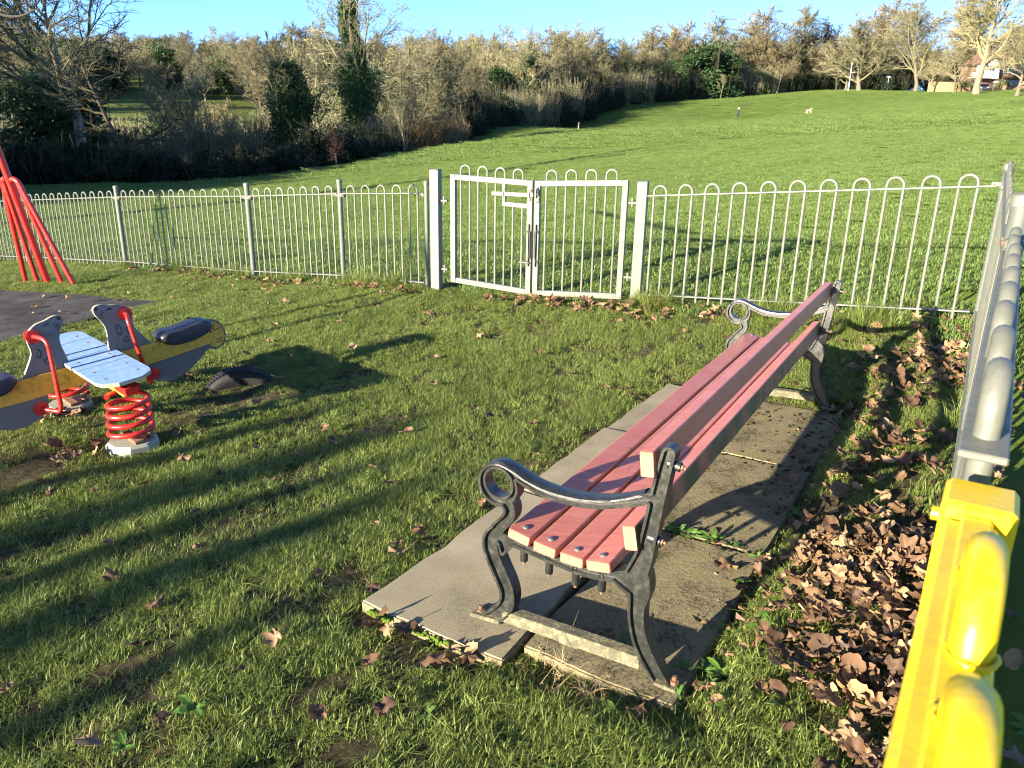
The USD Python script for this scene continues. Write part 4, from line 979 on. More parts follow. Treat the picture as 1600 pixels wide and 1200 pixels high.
bare('purple', 59, 'bark_dark', 'twig_purple', H=12, spread=.9, r0=.24, nch=(15, 8, 7, 5), first=.12, ang=(46, 42, 40, 40), up=(.05, .15, .1, .05, .03), ratio=(.58, .56, .54, .5), twig_r=.030)
bare('arching', 61, 'bark_pale', 'twig_pale', H=7, spread=1.5, r0=.18, nch=(13, 8, 6, 4), first=.18, ang=(62, 48, 44, 40), up=(.04, .05, -.04, -.05, -.04), ratio=(.74, .58, .54, .5), twig_r=.018)
bare('leaning', 67, 'bark_pale', 'twig', H=9, spread=1.1, r0=.15, nch=(9, 7, 6, 4), first=.35, ang=(48, 46, 44, 40), lean=(.28, 0), leaders=3, twig_r=.017)
bare('ivy_tall', 71, 'bark', 'twig', H=14, spread=1.2, r0=.30, nch=(13, 8, 6, 5), first=.3, ang=(54, 46, 44, 42), ratio=(.62, .55, .52, .5), twig_r=.019, ivy=(.12, .92, 1.35, 9500, 5))
bare('ivy_fat', 73, 'bark', 'twig_pale', H=11, spread=1.0, r0=.26, nch=(11, 7, 6, 5), first=.35, ang=(44, 44, 44, 42), twig_r=.019, ivy=(.08, .74, 2.1, 12000, 4))
bare('ivy_pale', 79, 'bark_pale', 'twig_pale', H=14, spread=1.25, r0=.28, nch=(12, 8, 6, 5), first=.42, ang=(56, 46, 46, 42), ratio=(.6, .55, .52, .5), twig_r=.026, ivy=(.2, .66, 1.6, 8000, 3))
bare('sapling', 83, 'bark_pale', 'twig', H=3, spread=.7, r0=.035, nch=(9, 5, 3), first=.5, ang=(38, 36, 34), twig_r=.008, up=(.05, .1, .05, .03))
bare('red_sapling', 89, 'bark_dark', 'leaf_dark_red', H=3, spread=.9, r0=.035, nch=(14, 7, 5), first=.3, ang=(50, 46, 40), twig_r=.014, up=(.05, .06, .05, .03))

bare('slim', 97, 'bark', 'twig', H=11, spread=.5, r0=.16, nch=(9, 6, 4), first=.45, ang=(34, 36, 36), twig_r=.012)

def bushp(key, seed, m, n_cl, n_leaf, dims, size, twigs=30, twig='twig_dark'):
    def b(c):
        rg = np.random.default_rng(seed)
        P = clumps(rg, n_cl, n_leaf, dims)
        cobj(c, 'foliage', leaf_cloud(P, size, rg), M[m])
        T = []
        for _ in range(twigs):
            a = rg.uniform(0, 2 * math.pi); r = math.sqrt(rg.random())
            p = np.array([math.cos(a) * dims[0] * r * .9, math.sin(a) * dims[1] * r * .9, 0.1]); q = p * (1.1, 1.1, 1) + rg.normal(0, .25, 3) + (0, 0, dims[2] * rg.uniform(.8, 1.35))
            mid = (p + q) / 2 + rg.normal(0, .15, 3)
            T.append(tube([p, mid, q], [.022, .016, .008], 3, False))
            for _ in range(5):
                f = rg.uniform(.4, 1); s = p + (q - p) * f; T.append(tube([s, s + rg.normal(0, .3, 3) + (0, 0, .25)], [.010, .006], 3, False))
        cobj(c, 'twigs', cat_meshes(T), M[twig])
    tree_h[key] = dims[2] * 1.25
    proto_tree(key, b)
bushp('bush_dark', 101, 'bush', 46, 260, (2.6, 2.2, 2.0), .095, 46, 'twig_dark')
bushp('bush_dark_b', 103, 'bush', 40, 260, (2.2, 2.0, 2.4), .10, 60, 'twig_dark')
bushp('bush_olive', 107, 'olive', 40, 150, (2.2, 2.0, 2.2), .12, 60, 'twig')
bushp('bush_twiggy', 109, 'olive', 20, 70, (2.0, 1.9, 2.0), .10, 240, 'twig')
bushp('ivy_mass', 113, 'ivy', 50, 340, (2.4, 2.2, 4.2), .115, 30, 'twig_dark')
bushp('holly', 127, 'ivy', 60, 300, (1.9, 1.8, 4.6), .10, 20, 'twig_dark')
bushp('bright', 131, 'bright_bush', 30, 110, (1.9, 1.7, 1.8), .16, 20, 'twig')
bushp('reeds', 137, 'dry_grass', 1, 8, (2.0, .8, .9), .05, 220, 'dry_grass')

def put(key, name, label, cat, x, y, h, rz=0.0, w=None, group=None, dz=0.0):
    s = h / tree_h[key]; w = s if w is None else w
    return copy_of(protos[key], name, label, cat, (x, y, z1f(x, y) + dz), rz, group, (w, w, s))
def z1f(x, y):
    # height of the built ground sheet (nearest grid node is fine this far out)
    i = int(np.argmin(abs(gx - x))); j = int(np.argmin(abs(gy - y))); return float(GZ[i, j])
rr = random.Random(5)
TREES = [  # kind, name, label, x, y, height, turn, width scale
 ('oak', 'bare_tree', 'large spreading bare tree with pale trunk left of the ivy covered ones, against sky', -26.8, 50, 15.8, .6, 1.1),
 ('holly', 'evergreen_tree', 'dark evergreen rising behind the big spreading tree at far left', -30.4, 54, 9.6, 0, 1.15),
 ('ivy_mass', 'evergreen_tree', 'rounded dark evergreen at the left picture edge beside red tubes', -32.5, 46, 6.2, 1, .95),
 ('dark', 'bare_tree', 'dark trunked tree with level branches right of the large spreading tree', -22.4, 47, 8.6, .3, 1.0),
 ('leaning', 'bare_tree', 'cluster of thin pale leaning trunks between dark tree and green meadow', -22.4, 55, 8.4, 2.9, 1.0),
 ('ivy_fat', 'ivy_clad_tree', 'broad ivy clad tree with pale bare top, left of the tallest ivy column', -16.4, 60, 10.6, .4, .95),
 ('ivy_tall', 'ivy_clad_tree', 'tall tree with narrow ivy column reaching highest on the skyline left of centre', -12.5, 66, 13.6, 1.2, 1.0),
 ('round', 'bare_tree', 'rounded brown bare tree just left of the tall ivy column', -17.6, 74, 13.2, .2, 1.05),
 ('arching', 'bare_tree', 'pale tree of arching tangled branches above the dry grass', -8.6, 66.5, 6.6, .7, 1.15),
 ('dome', 'bare_tree', 'brown bare tree on the skyline right of the tall ivy column', -14.2, 101, 13.2, 1.5, 1.0),
 ('round', 'bare_tree', 'bare tree above the arching tangle of pale branches', -9.2, 108, 12.0, 2.1, .95),
 ('slender', 'bare_tree', 'upright twiggy tree where the skyline dips left of the lone pale tree', -5.4, 114, 11.0, .9, .95),
 ('ivy_pale', 'ivy_clad_tree', 'lone pale bare tree with an ivy collar in the skyline gap', 2.1, 128, 16.0, .5, 1.05),
 ('pale', 'bare_tree', 'small pale bare tree right of the one with ivy collar', 8.0, 137, 11.0, 1.9, .9),
 ('dome', 'bare_tree', 'tan bare tree at the start of the rising wood', 14.8, 165, 14, .4, 1.15),
 ('pale', 'bare_tree', 'pale round headed tree above the dark clumps in mid wood', 20.6, 172, 12.5, 2.6, 1.0),
 ('reddish', 'bare_tree', 'warm brown tree behind the tall dark ivy clumps', 27.5, 184, 17.5, .8, 1.15),
 ('reddish', 'bare_tree', 'brown tree right of the ivy clumps on the rising skyline', 37.0, 195, 20.0, 2.0, 1.15),
 ('ivy_fat', 'ivy_clad_tree', 'ivy clad tree rising dark from the hedge below the tan trees', 15.4, 147, 7.6, 2.0, .75),
 ('ivy_fat', 'ivy_clad_tree', 'second ivy clad tree of the hedge, right of the first and taller', 21.6, 158, 8.6, .9, .8),
 ('ivy_mass', 'ivy_clad_tree', 'dark pointed ivy mass in the hedge below the pale round head', 27.0, 165, 7.4, 0.3, .8),
 ('holly', 'ivy_clad_tree', 'tall narrow ivy mass left of the broadest green one', 32.3, 171, 9.6, 1.0, .95),
 ('ivy_mass', 'ivy_clad_tree', 'broadest and tallest green ivy mass in the wood', 40.2, 181, 13.4, .2, 1.45),
 ('dome', 'bare_tree', 'large brown tree left of three on the skyline crest', 49.0, 200, 20.5, 2.9, 1.25),
 ('reddish', 'bare_tree', 'large brown tree in the middle of the skyline crest', 57.8, 206, 21.5, 1.1, 1.25),
 ('dome', 'bare_tree', 'large brown tree at the right of the skyline crest', 67.0, 206, 21.0, .1, 1.3),
 ('reddish', 'bare_tree', 'brown tree low in front of the skyline crest', 62.0, 196, 12.5, 2.4, 1.15),
 ('purple', 'bare_tree', 'dark purplish tree at the gap right of the crest', 75.6, 208, 17, .6, 1.2),
 ('purple', 'bare_tree', 'lower dark tree touching the field edge at the gap', 77.6, 202, 11.5, 1.6, 1.0),
 ('dome', 'field_tree', 'broad tan tree with short trunk, first of the row at the far field edge', 70.4, 171, 14.5, 3.0, 1.45),
 ('slender', 'field_tree', 'straight trunked pale tree, second of the row at the far field edge', 78.2, 163, 16.8, .3, 1.3),
 ('pale', 'field_tree', 'small thin leaning tree left of the forked one by the hedge shrubs', 79.6, 160, 8.0, .4, .75),
 ('round', 'field_tree', 'small forked tree just left of the tall pale trunk', 81.0, 154, 9, 1.4, 1.1),
 ('tall_pale', 'field_tree', 'tallest pale tree with thick trunk in front of the house', 81.4, 147, 21, .9, 1.2),
 ('round', 'field_tree', 'small round tree at the right picture edge before the brick house', 81.7, 135.5, 13, 2.2, 1.25),
 ('tall_pale', 'field_tree', 'overhanging pale tree partly cut off by the right picture edge', 85.6, 131, 18.0, 2.7, 1.3),
 ('dome', 'bare_tree', 'second trunk standing close behind the first field edge tree', 69.6, 176, 12.8, 1.0, 1.1),
 ('reddish', 'bare_tree', 'brown tree behind the first and second field edge trees', 90.4, 212, 21.5, .9, 1.35),
 ('purple', 'bare_tree', 'dusky tree behind the road between first and second field edge trees', 84.0, 205, 16.0, .2, 1.2),
 ('dome', 'bare_tree', 'tan tree behind the second field edge tree', 102.0, 222, 24.0, 1.7, 1.4),
 ('reddish', 'bare_tree', 'brown tree behind the house roof', 112.0, 205, 22.0, 2.5, 1.4),
 ('dome', 'bare_tree', 'brown tree behind the house at the right picture edge', 118.0, 190, 21.0, .5, 1.4),
 ('sapling', 'sapling', 'slim staked sapling below the arching tree at the field edge', -8.6, 62.6, 4.2, .3, 1.2),
 ('red_sapling', 'sapling', 'dark reddish leaning sapling with pale guard in the shadowed field edge', -11.3, 50.5, 2.5, .3, 1.0),
 ('sapling', 'sapling', 'sapling with dark crooked stem by the far hedge, left of the pale stake', 2.4, 108, 4.3, 1.6, 1.3),
 ('sapling', 'sapling', 'thin sapling at the upper end of the hedge above the walker', 42.0, 171, 5.0, .9, 1.4),
]
for (key, name, label, x, y, h, rz, w) in TREES:
    c = 'sapling' if name == 'sapling' else 'tree'
    put(key, name, label, c, x, y, h, rz, None if w is None else h / tree_h[key] * w)

for k in range(9):
    f = k / 8
    put(['holly', 'bush_dark_b', 'ivy_mass'][k % 3], 'hedge_bush', 'dark dense bush of the hedge beyond the left picture edge', 'bush', -37 + 10.5 * f - .6 * (k % 2), 42 - 16 * f, [5.5, 4.2, 6.2][k % 3], k * 1.1, .95, group='hedge bushes beyond the left picture edge')
# the overgrown hedge along the field's left edge, bush by bush
hp = np.array([(-36, 42.2), (-27.9, 43.9), (-18.3, 46.0), (-11.9, 53.3), (-8.8, 65.0), (-4.9, 97.4), (1.9, 110.8), (15.5, 145.3), (34.2, 172), (57.2, 191.8), (70, 201), (84, 209), (100, 216)])
hl = np.r_[0, np.cumsum(np.linalg.norm(np.diff(hp, axis=0), axis=1))]
s = 0.0; n_b = 0
while s < hl[-1]:
    x, y = np.interp(s, hl, hp[:, 0]), np.interp(s, hl, hp[:, 1])
    f = s / hl[-1]
    far = .9 + .75 * smooth(s, 30, 110)
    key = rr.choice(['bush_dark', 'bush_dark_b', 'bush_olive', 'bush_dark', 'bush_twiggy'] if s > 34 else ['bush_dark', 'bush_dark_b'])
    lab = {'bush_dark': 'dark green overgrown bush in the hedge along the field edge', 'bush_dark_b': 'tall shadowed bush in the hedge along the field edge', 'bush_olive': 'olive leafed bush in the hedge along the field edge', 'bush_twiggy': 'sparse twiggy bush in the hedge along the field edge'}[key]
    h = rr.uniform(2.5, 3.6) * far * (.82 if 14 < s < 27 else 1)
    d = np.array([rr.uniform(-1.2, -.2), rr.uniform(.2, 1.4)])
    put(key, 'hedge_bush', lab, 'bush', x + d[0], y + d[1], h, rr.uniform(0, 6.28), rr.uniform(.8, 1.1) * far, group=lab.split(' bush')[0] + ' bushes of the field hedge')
    # round headed trees and ivy columns stand behind, each with its own outline
    if s > 58 and n_b % 2 == 0:
        k2 = rr.choice(['dome', 'round', 'pale', 'ivy_fat', 'holly', 'dome', 'ivy_mass', 'round', 'bush_olive'])
        lab2, g2 = {'dome': ('broad bare crown rising behind the field hedge', 'broad bare crowns behind the field hedge'), 'round': ('rounded bare tree rising behind the field hedge', 'rounded bare trees behind the field hedge'), 'pale': ('pale bare tree rising behind the field hedge', 'pale bare trees behind the field hedge'),
              'ivy_fat': ('bare tree with ivy wrapped trunk behind the field hedge', 'ivy wrapped trees behind the field hedge'), 'holly': ('narrow dark evergreen column behind the field hedge', 'dark evergreen columns behind the field hedge'), 'ivy_mass': ('rounded dark ivy mass behind the field hedge', 'dark ivy masses behind the field hedge'), 'bush_olive': ('tall olive leafed bush behind the field hedge', 'tall olive bushes behind the field hedge')}[k2]
        hh = {'dome': 8.6, 'round': 8.0, 'pale': 8.6, 'ivy_fat': 8.4, 'holly': 6.2, 'ivy_mass': 6.0, 'bush_olive': 5.0}[k2] * rr.uniform(.8, 1.2) * (1 + .25 * f)
        put(k2, 'hedge_tree' if k2 != 'bush_olive' else 'hedge_bush', lab2, 'tree' if k2 != 'bush_olive' else 'bush', x - 3.0 - rr.uniform(0, 2.5), y + 3.4 + rr.uniform(0, 3), hh, rr.uniform(0, 6.28), hh / tree_h[k2] * rr.uniform(1.15, 1.5), group=g2)
    s += rr.uniform(2.0, 2.9) * (1 + .8 * f); n_b += 1
for k, (x, y) in enumerate([(-7.3, 66), (-6.9, 69), (-6.5, 73), (-6.2, 78)]):
    put('reeds', 'dry_grass_clump', 'pale dry tall grass standing at the hedge foot below the arching tree', 'dry grass', x, y, 1.9, rr.uniform(0, 3), 1.2, group='dry grass clumps at the hedge foot')

# far woods on the valley side and behind the hedge: one mass of bare trees
def wood(name, keys, pos, label, cat, mean_h, seed):
    rg = np.random.default_rng(seed)
    pi = UsdGeom.PointInstancer.Define(stage, numbered('/World/' + name))
    base = str(pi.GetPath()); rel = pi.CreatePrototypesRel()
    for i, k in enumerate(keys):
        q = UsdGeom.Xform.Define(stage, base + '/kind_%s' % chr(97 + i)); q.GetPrim().GetReferences().AddInternalReference(protos[k].GetPath()); rel.AddTarget(q.GetPath())
    n = len(pos); ids = rg.integers(0, len(keys), n)
    pi.CreateProtoIndicesAttr(Vt.IntArray(ids.tolist()))
    pi.CreatePositionsAttr(Vt.Vec3fArray([Gf.Vec3f(float(x), float(y), z1f(x, y) - .2) for x, y in pos]))
    hs = rg.uniform(.6, 1.45, n) * mean_h / np.array([tree_h[keys[i]] for i in ids]); ws = hs * rg.uniform(.95, 1.3, n)
    pi.CreateScalesAttr(Vt.Vec3fArray([Gf.Vec3f(float(w), float(w), float(h)) for w, h in zip(ws, hs)]))
    a = rg.uniform(0, math.pi, n)
    pi.CreateOrientationsAttr(Vt.QuathArray([Gf.Quath(float(math.cos(t)), 0, 0, float(math.sin(t))) for t in a]))
    data(pi.GetPrim(), label, cat, kind='stuff')
rg = np.random.default_rng(77)
pts = []
for _ in range(6000):
    y = rg.uniform(70, 330); x = rg.uniform(-.95 * y - 10, .25 * y)
    hx = np.interp(y, HEDGE[:, 1], HEDGE[:, 0])
    if x > hx - 6 - .05 * y: continue
    # an open meadow on the valley side and the scrub left of it
    if 86 < y < 140 and -66 < x < -18: continue
    if y < 92 and x > -60 and rg.random() < .93: continue
    if pts and min((x - a) ** 2 + (y - b) ** 2 for a, b in pts) < (4.4 + y * .011) ** 2: continue
    pts.append((x, y))
wood('far_woodland', ['dome', 'reddish', 'round', 'pale', 'dome', 'reddish', 'ivy_mass', 'round', 'ivy_fat', 'dome'], pts[:640], 'brown leafless woodland covering the valley side behind the hedge', 'woodland', 7.8, 4)
pts2 = []
for _ in range(2500):
    s = rg.uniform(88, hl[-1]); x, y = np.interp(s, hl, hp[:, 0]), np.interp(s, hl, hp[:, 1]); d = rg.uniform(5, 60)
    x -= d * .75; y += d * .66
    if pts2 and min((x - a) ** 2 + (y - b) ** 2 for a, b in pts2) < 5.2 ** 2: continue
    pts2.append((x, y))
for _ in range(800):
    x, y = rg.uniform(70, 200), rg.uniform(214, 300)
    if min((x - a) ** 2 + (y - b) ** 2 for a, b in pts2) < 7 ** 2: continue
    pts2.append((x, y))
wood('hedge_woodland', ['dome', 'reddish', 'round', 'slender', 'dome', 'ivy_fat', 'dome', 'pale', 'reddish'], pts2, 'bare brown trees massed behind the field hedge and the houses', 'woodland', 11.5, 8)
# scrub along the valley foot
pts3 = [(rg.uniform(-75, -12), rg.uniform(50, 92)) for _ in range(230)]
pts3 = [p for p in pts3 if p[0] < np.interp(p[1], HEDGE[:, 1], HEDGE[:, 0]) - 5]
rg = np.random.default_rng(78)
wood('valley_scrub', ['bush_twiggy', 'round', 'bush_olive', 'reddish', 'bush_twiggy'], pts3, 'tangled pale scrub in the valley behind the near hedge', 'scrub', 3.4, 9)

# unseen hedge trees at left, then plants added behind to streak the lawn with shade
sunh = -sd[:2] / np.linalg.norm(sd[:2]); lat = np.array([-sunh[1], sunh[0]])     # lat points left of the shadow direction
for i, (x, y, h) in enumerate([(-46, 35, 16), (-40.5, 38, 14), (-53, 29, 17), (-36, 33, 12), (-31.5, 31, 9.5), (-27.8, 22.5, 7.5), (-35, 40, 11), (-43, 44, 14), (-30.5, 26.5, 8.5), (-39, 29, 10)]):
    put(['round', 'dome', 'pale', 'ivy_fat', 'holly', 'dome', 'ivy_fat', 'dome', 'holly', 'ivy_tall'][i], 'shade_tree', 'bare tree of the hedge beyond the left picture edge', 'tree', x, y, h, i * 1.1, group='hedge trees beyond the left picture edge')
for i, (dist, la, h, w) in enumerate([(13, 2.5, 3.6, .3), (16, 3.3, 4.3, .35), (18, 3.85, 4.7, .35)]):  # trees added out of view, kept low so shade stops short of the fence
    p = -sunh * dist + lat * la
    put('slim', 'shade_tree', 'slim bare tree added unseen behind the camera to shade the lawn', 'tree', p[0], p[1], h, i * 1.3, w, group='slim trees added behind the camera for shade') if False else copy_of(protos['slim'], 'shade_tree', 'slim bare tree added unseen behind the camera to shade the lawn', 'tree', (p[0], p[1], float(Z0(p[0], p[1])[0])), i * 1.3, 'slim trees added behind the camera for shade', (w, w, (h - float(Z0(p[0], p[1])[0])) / 11.0))

for i, (key, dist, la, w, r_) in enumerate([('holly', 9, 2.22, .06, 3.6), ('holly', 10.5, 2.68, .10, 4.8), ('holly', 8.5, 3.10, .06, 4.4), ('holly', 11, 3.52, .125, 5.4), ('holly', 9.5, 4.00, .075, 4.8), ('holly', 12.5, 4.42, .06, 4.2)]):  # thin columns added out of view, height set from the sun to streak lawn
    p = -sunh * dist + lat * la
    copy_of(protos[key], 'shade_bush', 'slender evergreen bush added unseen behind the camera to streak the lawn with shade' if key == 'holly' else 'twiggy bush added unseen behind the camera to shade the lawn', 'bush', (p[0], p[1], float(Z0(p[0], p[1])[0])), i * 1.7, 'evergreen bushes added behind the camera for shade' if key == 'holly' else 'twiggy bushes added behind the camera for shade', (w, w, ((dist + r_) * math.tan(SUN_EL) - float(Z0(p[0], p[1])[0])) / tree_h[key]))
# bare limb reaching into the upper left corner from a tree outside the picture
ot = thing('overhanging_tree', 'dark bare limb hanging into the upper left corner', 'tree', (-16.0, 20.0, float(Z0(-16.0, 20)[0]) + 1.2))
obj('trunk', tube([(0, 0, -1.6), (.1, 0, 3), (.2, .1, 6.0), (.3, .1, 9)], [.36, .28, .22, .14], 10), M['bark_dark'], ot, smooth=40)
LB_ = [[(.2, .1, 5.0), (1.6, .3, 5.9), (2.9, .5, 6.15), (3.8, .6, 6.35), (4.5, .7, 6.9), (5.0, .75, 7.0), (5.15, .8, 7.5)], [(3.3, .55, 6.2), (2.9, .5, 5.7), (2.75, .5, 5.2), (2.4, .4, 4.8)], [(4.0, .6, 6.4), (4.25, .65, 7.1), (4.1, .6, 7.9)], [(1.6, .3, 5.9), (2.5, .4, 6.9), (3.0, .4, 7.8)], [(.2, .1, 4.2), (1.5, .2, 4.6), (2.6, .4, 4.5), (3.4, .5, 4.1), (4.3, .5, 4.2)]]
for q in LB_:
    n = len(q); obj('limb', tube(CS_(np.arange(n), np.array(q))(np.linspace(0, n - 1, n * 4)), np.linspace(.085 if n > 4 else .05, .02, n * 4), 7), M['bark_dark'], ot, smooth=40)

# ------------------------------------------------------------------ house, walls and street things at the far right
def hz(x, y): return z1f(x, y)
hb = hz(96, 168) - .2
hs = thing('house', 'red brick house with a white gabled bay behind the tallest field tree', 'house', (92.5, 168, hb), rotz=-.10)
obj('wall', cat_meshes([box(6.6, 4, 2.6, 13, 8, 5.2)]), M['brick'], hs)
rv = np.array([(-.3, -.5, 5.2), (13.5, -.5, 5.2), (13.5, 8.5, 5.2), (-.3, 8.5, 5.2), (1.5, 4, 8.0), (11.7, 4, 8.0)])
obj('roof', (rv, np.array([(0, 1, 5), (0, 5, 4), (1, 2, 5), (2, 3, 4), (2, 4, 5), (3, 0, 4), (0, 2, 1), (0, 3, 2)])), M['tile'], hs)
gab = extrude(Polygon([(-1.7, 2.3), (2.0, 2.3), (2.0, 5.0), (.15, 6.9), (-1.7, 5.0)]), 1.6)
obj('white_bay', basis(gab, (1, 0, 0), (0, 0, 1), (0, -1, 0), (1.4, .05, 0)), M['white'], hs)
gr = np.array([(-.55, -1.9, 4.85), (1.55, -1.9, 7.15), (3.65, -1.9, 4.85), (-.55, 4, 4.85), (1.55, 4, 7.15), (3.65, 4, 4.85)])
obj('bay_roof', (np.vstack([gr, gr + (0, 0, .16)]), np.array([(0, 4, 1), (0, 3, 4), (1, 5, 2), (1, 4, 5), (6, 7, 10), (6, 10, 9), (7, 8, 11), (7, 11, 10), (0, 1, 7), (0, 7, 6), (1, 2, 8), (1, 8, 7)])), M['tile'], hs)
def window(x, z, w, h, y, nm=2, parent=hs):
    f = obj('window', cat_meshes([box(x - w / 2, y - .05, z, .10, .10, h), box(x + w / 2, y - .05, z, .10, .10, h), box(x, y - .053, z - h / 2, w + .1, .106, .10), box(x, y - .053, z + h / 2, w + .1, .106, .10)] + [box(x - w / 2 + w * (i + 1) / nm, y - .045, z, .08, .09, h - .12) for i in range(nm - 1)]), M['white'], parent)
    obj('pane', box(x, y - .012, z, w - .1, .02, h - .1), M['glass'], f)
window(1.6, 4.2, 1.7, 1.1, -1.56, 3); window(5.6, 4.1, 1.6, 1.2, 0, 2); window(8.6, 4.1, 1.6, 1.2, 0, 2); window(11.4, 4.1, 1.4, 1.2, 0, 2); window(5.8, 1.3, 1.9, 1.4, 0, 3)
obj('balcony', cat_meshes([box(-.4, -1.4, 2.35, 3.2, 1.5, .14)] + [box(-1.9 + .3 * i, -2.1, 2.85, .06, .06, .9) for i in range(11)] + [box(-.4, -2.1, 3.3, 3.2, .09, .09), box(-.4, -2.1, 2.9, 3.2, .05, .05)]), M['white'], hs)
obj('door', box(3.9, -.05, 1.05, 1.0, .1, 2.1), M['white'], hs)
obj('garage_door', box(9.6, -.06, 1.1, 2.6, .1, 2.2), M['fence_wood'], hs)
obj('lean_to_roof', basis(box(0, 0, 0, 7.0, 1.6, .14), (1, 0, 0), (0, .93, .36), (0, -.36, .93), (8.0, -.75, 2.75)), M['tile'], hs)
obj('chimney', box(9.5, 4, 8.2, .8, .8, 1.8), M['brick'], hs)

gw_ = thing('garden_fence', 'pale wooden garden fence between the second field tree and the shrubs', 'fence', (79.8, 161.5, hz(81, 161.5)))
for i in range(5):
    obj('fence_board', box(.55 + 1.12 * i, 0, .9, 1.10, .05, 1.9 - .03 * (i % 2)), M['fence_wood'], gw_)
obj('pillar', box(6.1, 0, 1.05, .45, .45, 2.3, .03), M['fence_wood'], gw_)
def low_wall(x, y, L, label, rz=-.1, h=.85):
    t = thing('garden_wall', label, 'wall', (x, y, hz(x + L / 2, y)), rotz=rz)
    nb = int(L / .45)
    for r in range(3):
        obj('brick_course', box(L / 2 + .03 * (r % 2), 0, h * (r + .5) / 3, L, .26 - .012 * (r % 2), h / 3 - .012), M['brick'], t)
    obj('coping', box(L / 2, 0, h + .04, L + .1, .34, .08), M['brick'], t)
low_wall(86.0, 160.5, 3.6, 'low brick wall under the yellow green shrubs')
low_wall(92.0, 157.5, 5.4, 'low brick wall in front of the house and the parked car')
for i, (x, y, h, l) in enumerate([(86.6, 162.5, 2.6, 'yellow green shrub right of the wooden garden fence'), (88.6, 162, 1.9, 'lower yellow green shrub beside the dark parked car'), (93.4, 160.2, 2.2, 'green shrub at the base of the tallest field tree')]):
    put('bright' if i < 2 else 'bush_olive', 'shrub', l, 'shrub', x, y, h, i, .85)
put('bush_dark', 'shrub', 'dark green shrub at the right picture edge beyond the house drive', 'shrub', 100.5, 150, 2.2, 0, .9)
def car(x, y, rz, label):
    t = thing('parked_car', label, 'car', (x, y, hz(x, y)), rotz=rz)
    side = Polygon([(-2.05, .30), (-2.05, .72), (-1.9, .86), (-1.1, .95), (-.55, 1.38), (.9, 1.42), (1.65, .98), (2.05, .88), (2.1, .35)]).buffer(.06).buffer(-.03)
    b = extrude(side, 1.66); obj('body', basis(b, (1, 0, 0), (0, 0, 1), (0, -1, 0), (0, .83, 0)), M['car_paint'], t)
    gl = extrude(Polygon([(-.95, .98), (-.5, 1.33), (.85, 1.36), (1.4, 1.0)]), 1.69); obj('side_glass', basis(gl, (1, 0, 0), (0, 0, 1), (0, -1, 0), (0, .845, 0)), M['glass'], t)
    for sx_ in (-1.3, 1.3):
        for sy_ in (-.78, .78):
            w_ = obj('wheel', cyl((sx_, sy_ - .1, .32), (sx_, sy_ + .1, .32), .32, 18), M['rubber'], t, smooth=40)
            obj('rim', cyl((sx_, sy_ - .105, .32), (sx_, sy_ + .105, .32), .19, 12), M['bolt'], w_)
    for sy_ in (-.6, .6): obj('headlight', box(-2.06, sy_, .70, .06, .34, .14, .02), M['white'], t)
car(91.0, 162.5, 1.2, 'dark car parked on the drive between shrubs and tall tree')
car(95.6, 161.5, .1, 'dark car parked behind the low wall before the house')
rdp = Polygon([(70, 186), (80, 181), (92, 172), (99, 163), (104, 150), (108, 150), (104, 166), (96, 176), (84, 186), (72, 192)])
tv, tf = trimesh.creation.triangulate_polygon(rdp.segmentize(2), engine='earcut'); tv, tf = trimesh.remesh.subdivide_to_size(np.c_[tv, np.zeros(len(tv))], tf, 3.0)
from scipy.interpolate import RegularGridInterpolator
GI = RegularGridInterpolator((gx, gy), GZ)
tv = tv.copy(); tv[:, 2] = GI(tv[:, :2]) + .05
if np.cross(tv[tf[0][1]] - tv[tf[0][0]], tv[tf[0][2]] - tv[tf[0][0]])[2] < 0: tf = tf[:, ::-1]
data(obj('road', (tv, tf), M['tarmac'], smooth=True), kind='structure')
lp = thing('street_lamp', 'tall pale street lamp left of the first field edge tree', 'street lamp', (67.8, 170, hz(67.8, 170)))
obj('pole', tube([(0, 0, -.2), (0, 0, 1.2), (0, 0, 1.25), (0, 0, 5.2)], [.11, .11, .075, .06], 10), M['white_tube'], lp, smooth=40)
obj('bracket', tube([(0, 0, 3.2), (.3, 0, 3.35), (.9, 0, 3.3)], .03, 6), M['white_tube'], lp)
obj('lamp_head', box(0, -.1, 5.25, .22, .7, .12, .04), M['white_tube'], lp)
sg_ = thing('road_sign', 'short pale post with small white plate by the far road', 'sign', (80.6, 181, hz(80.6, 181)))
obj('post', cyl((0, 0, -.2), (0, 0, 3.1), .05, 8), M['white_tube'], sg_); obj('plate', box(-.2, -.06, 3.0, 1.0, .03, .35, .01), M['white'], sg_)
st_ = thing('marker_stake', 'short pale wooden stake standing in the field left of centre', 'stake', (8.0, 106, hz(8.0, 106)))
obj('shaft', box(0, 0, .5, .11, .11, 1.3, .015), M['post_wood'], st_)

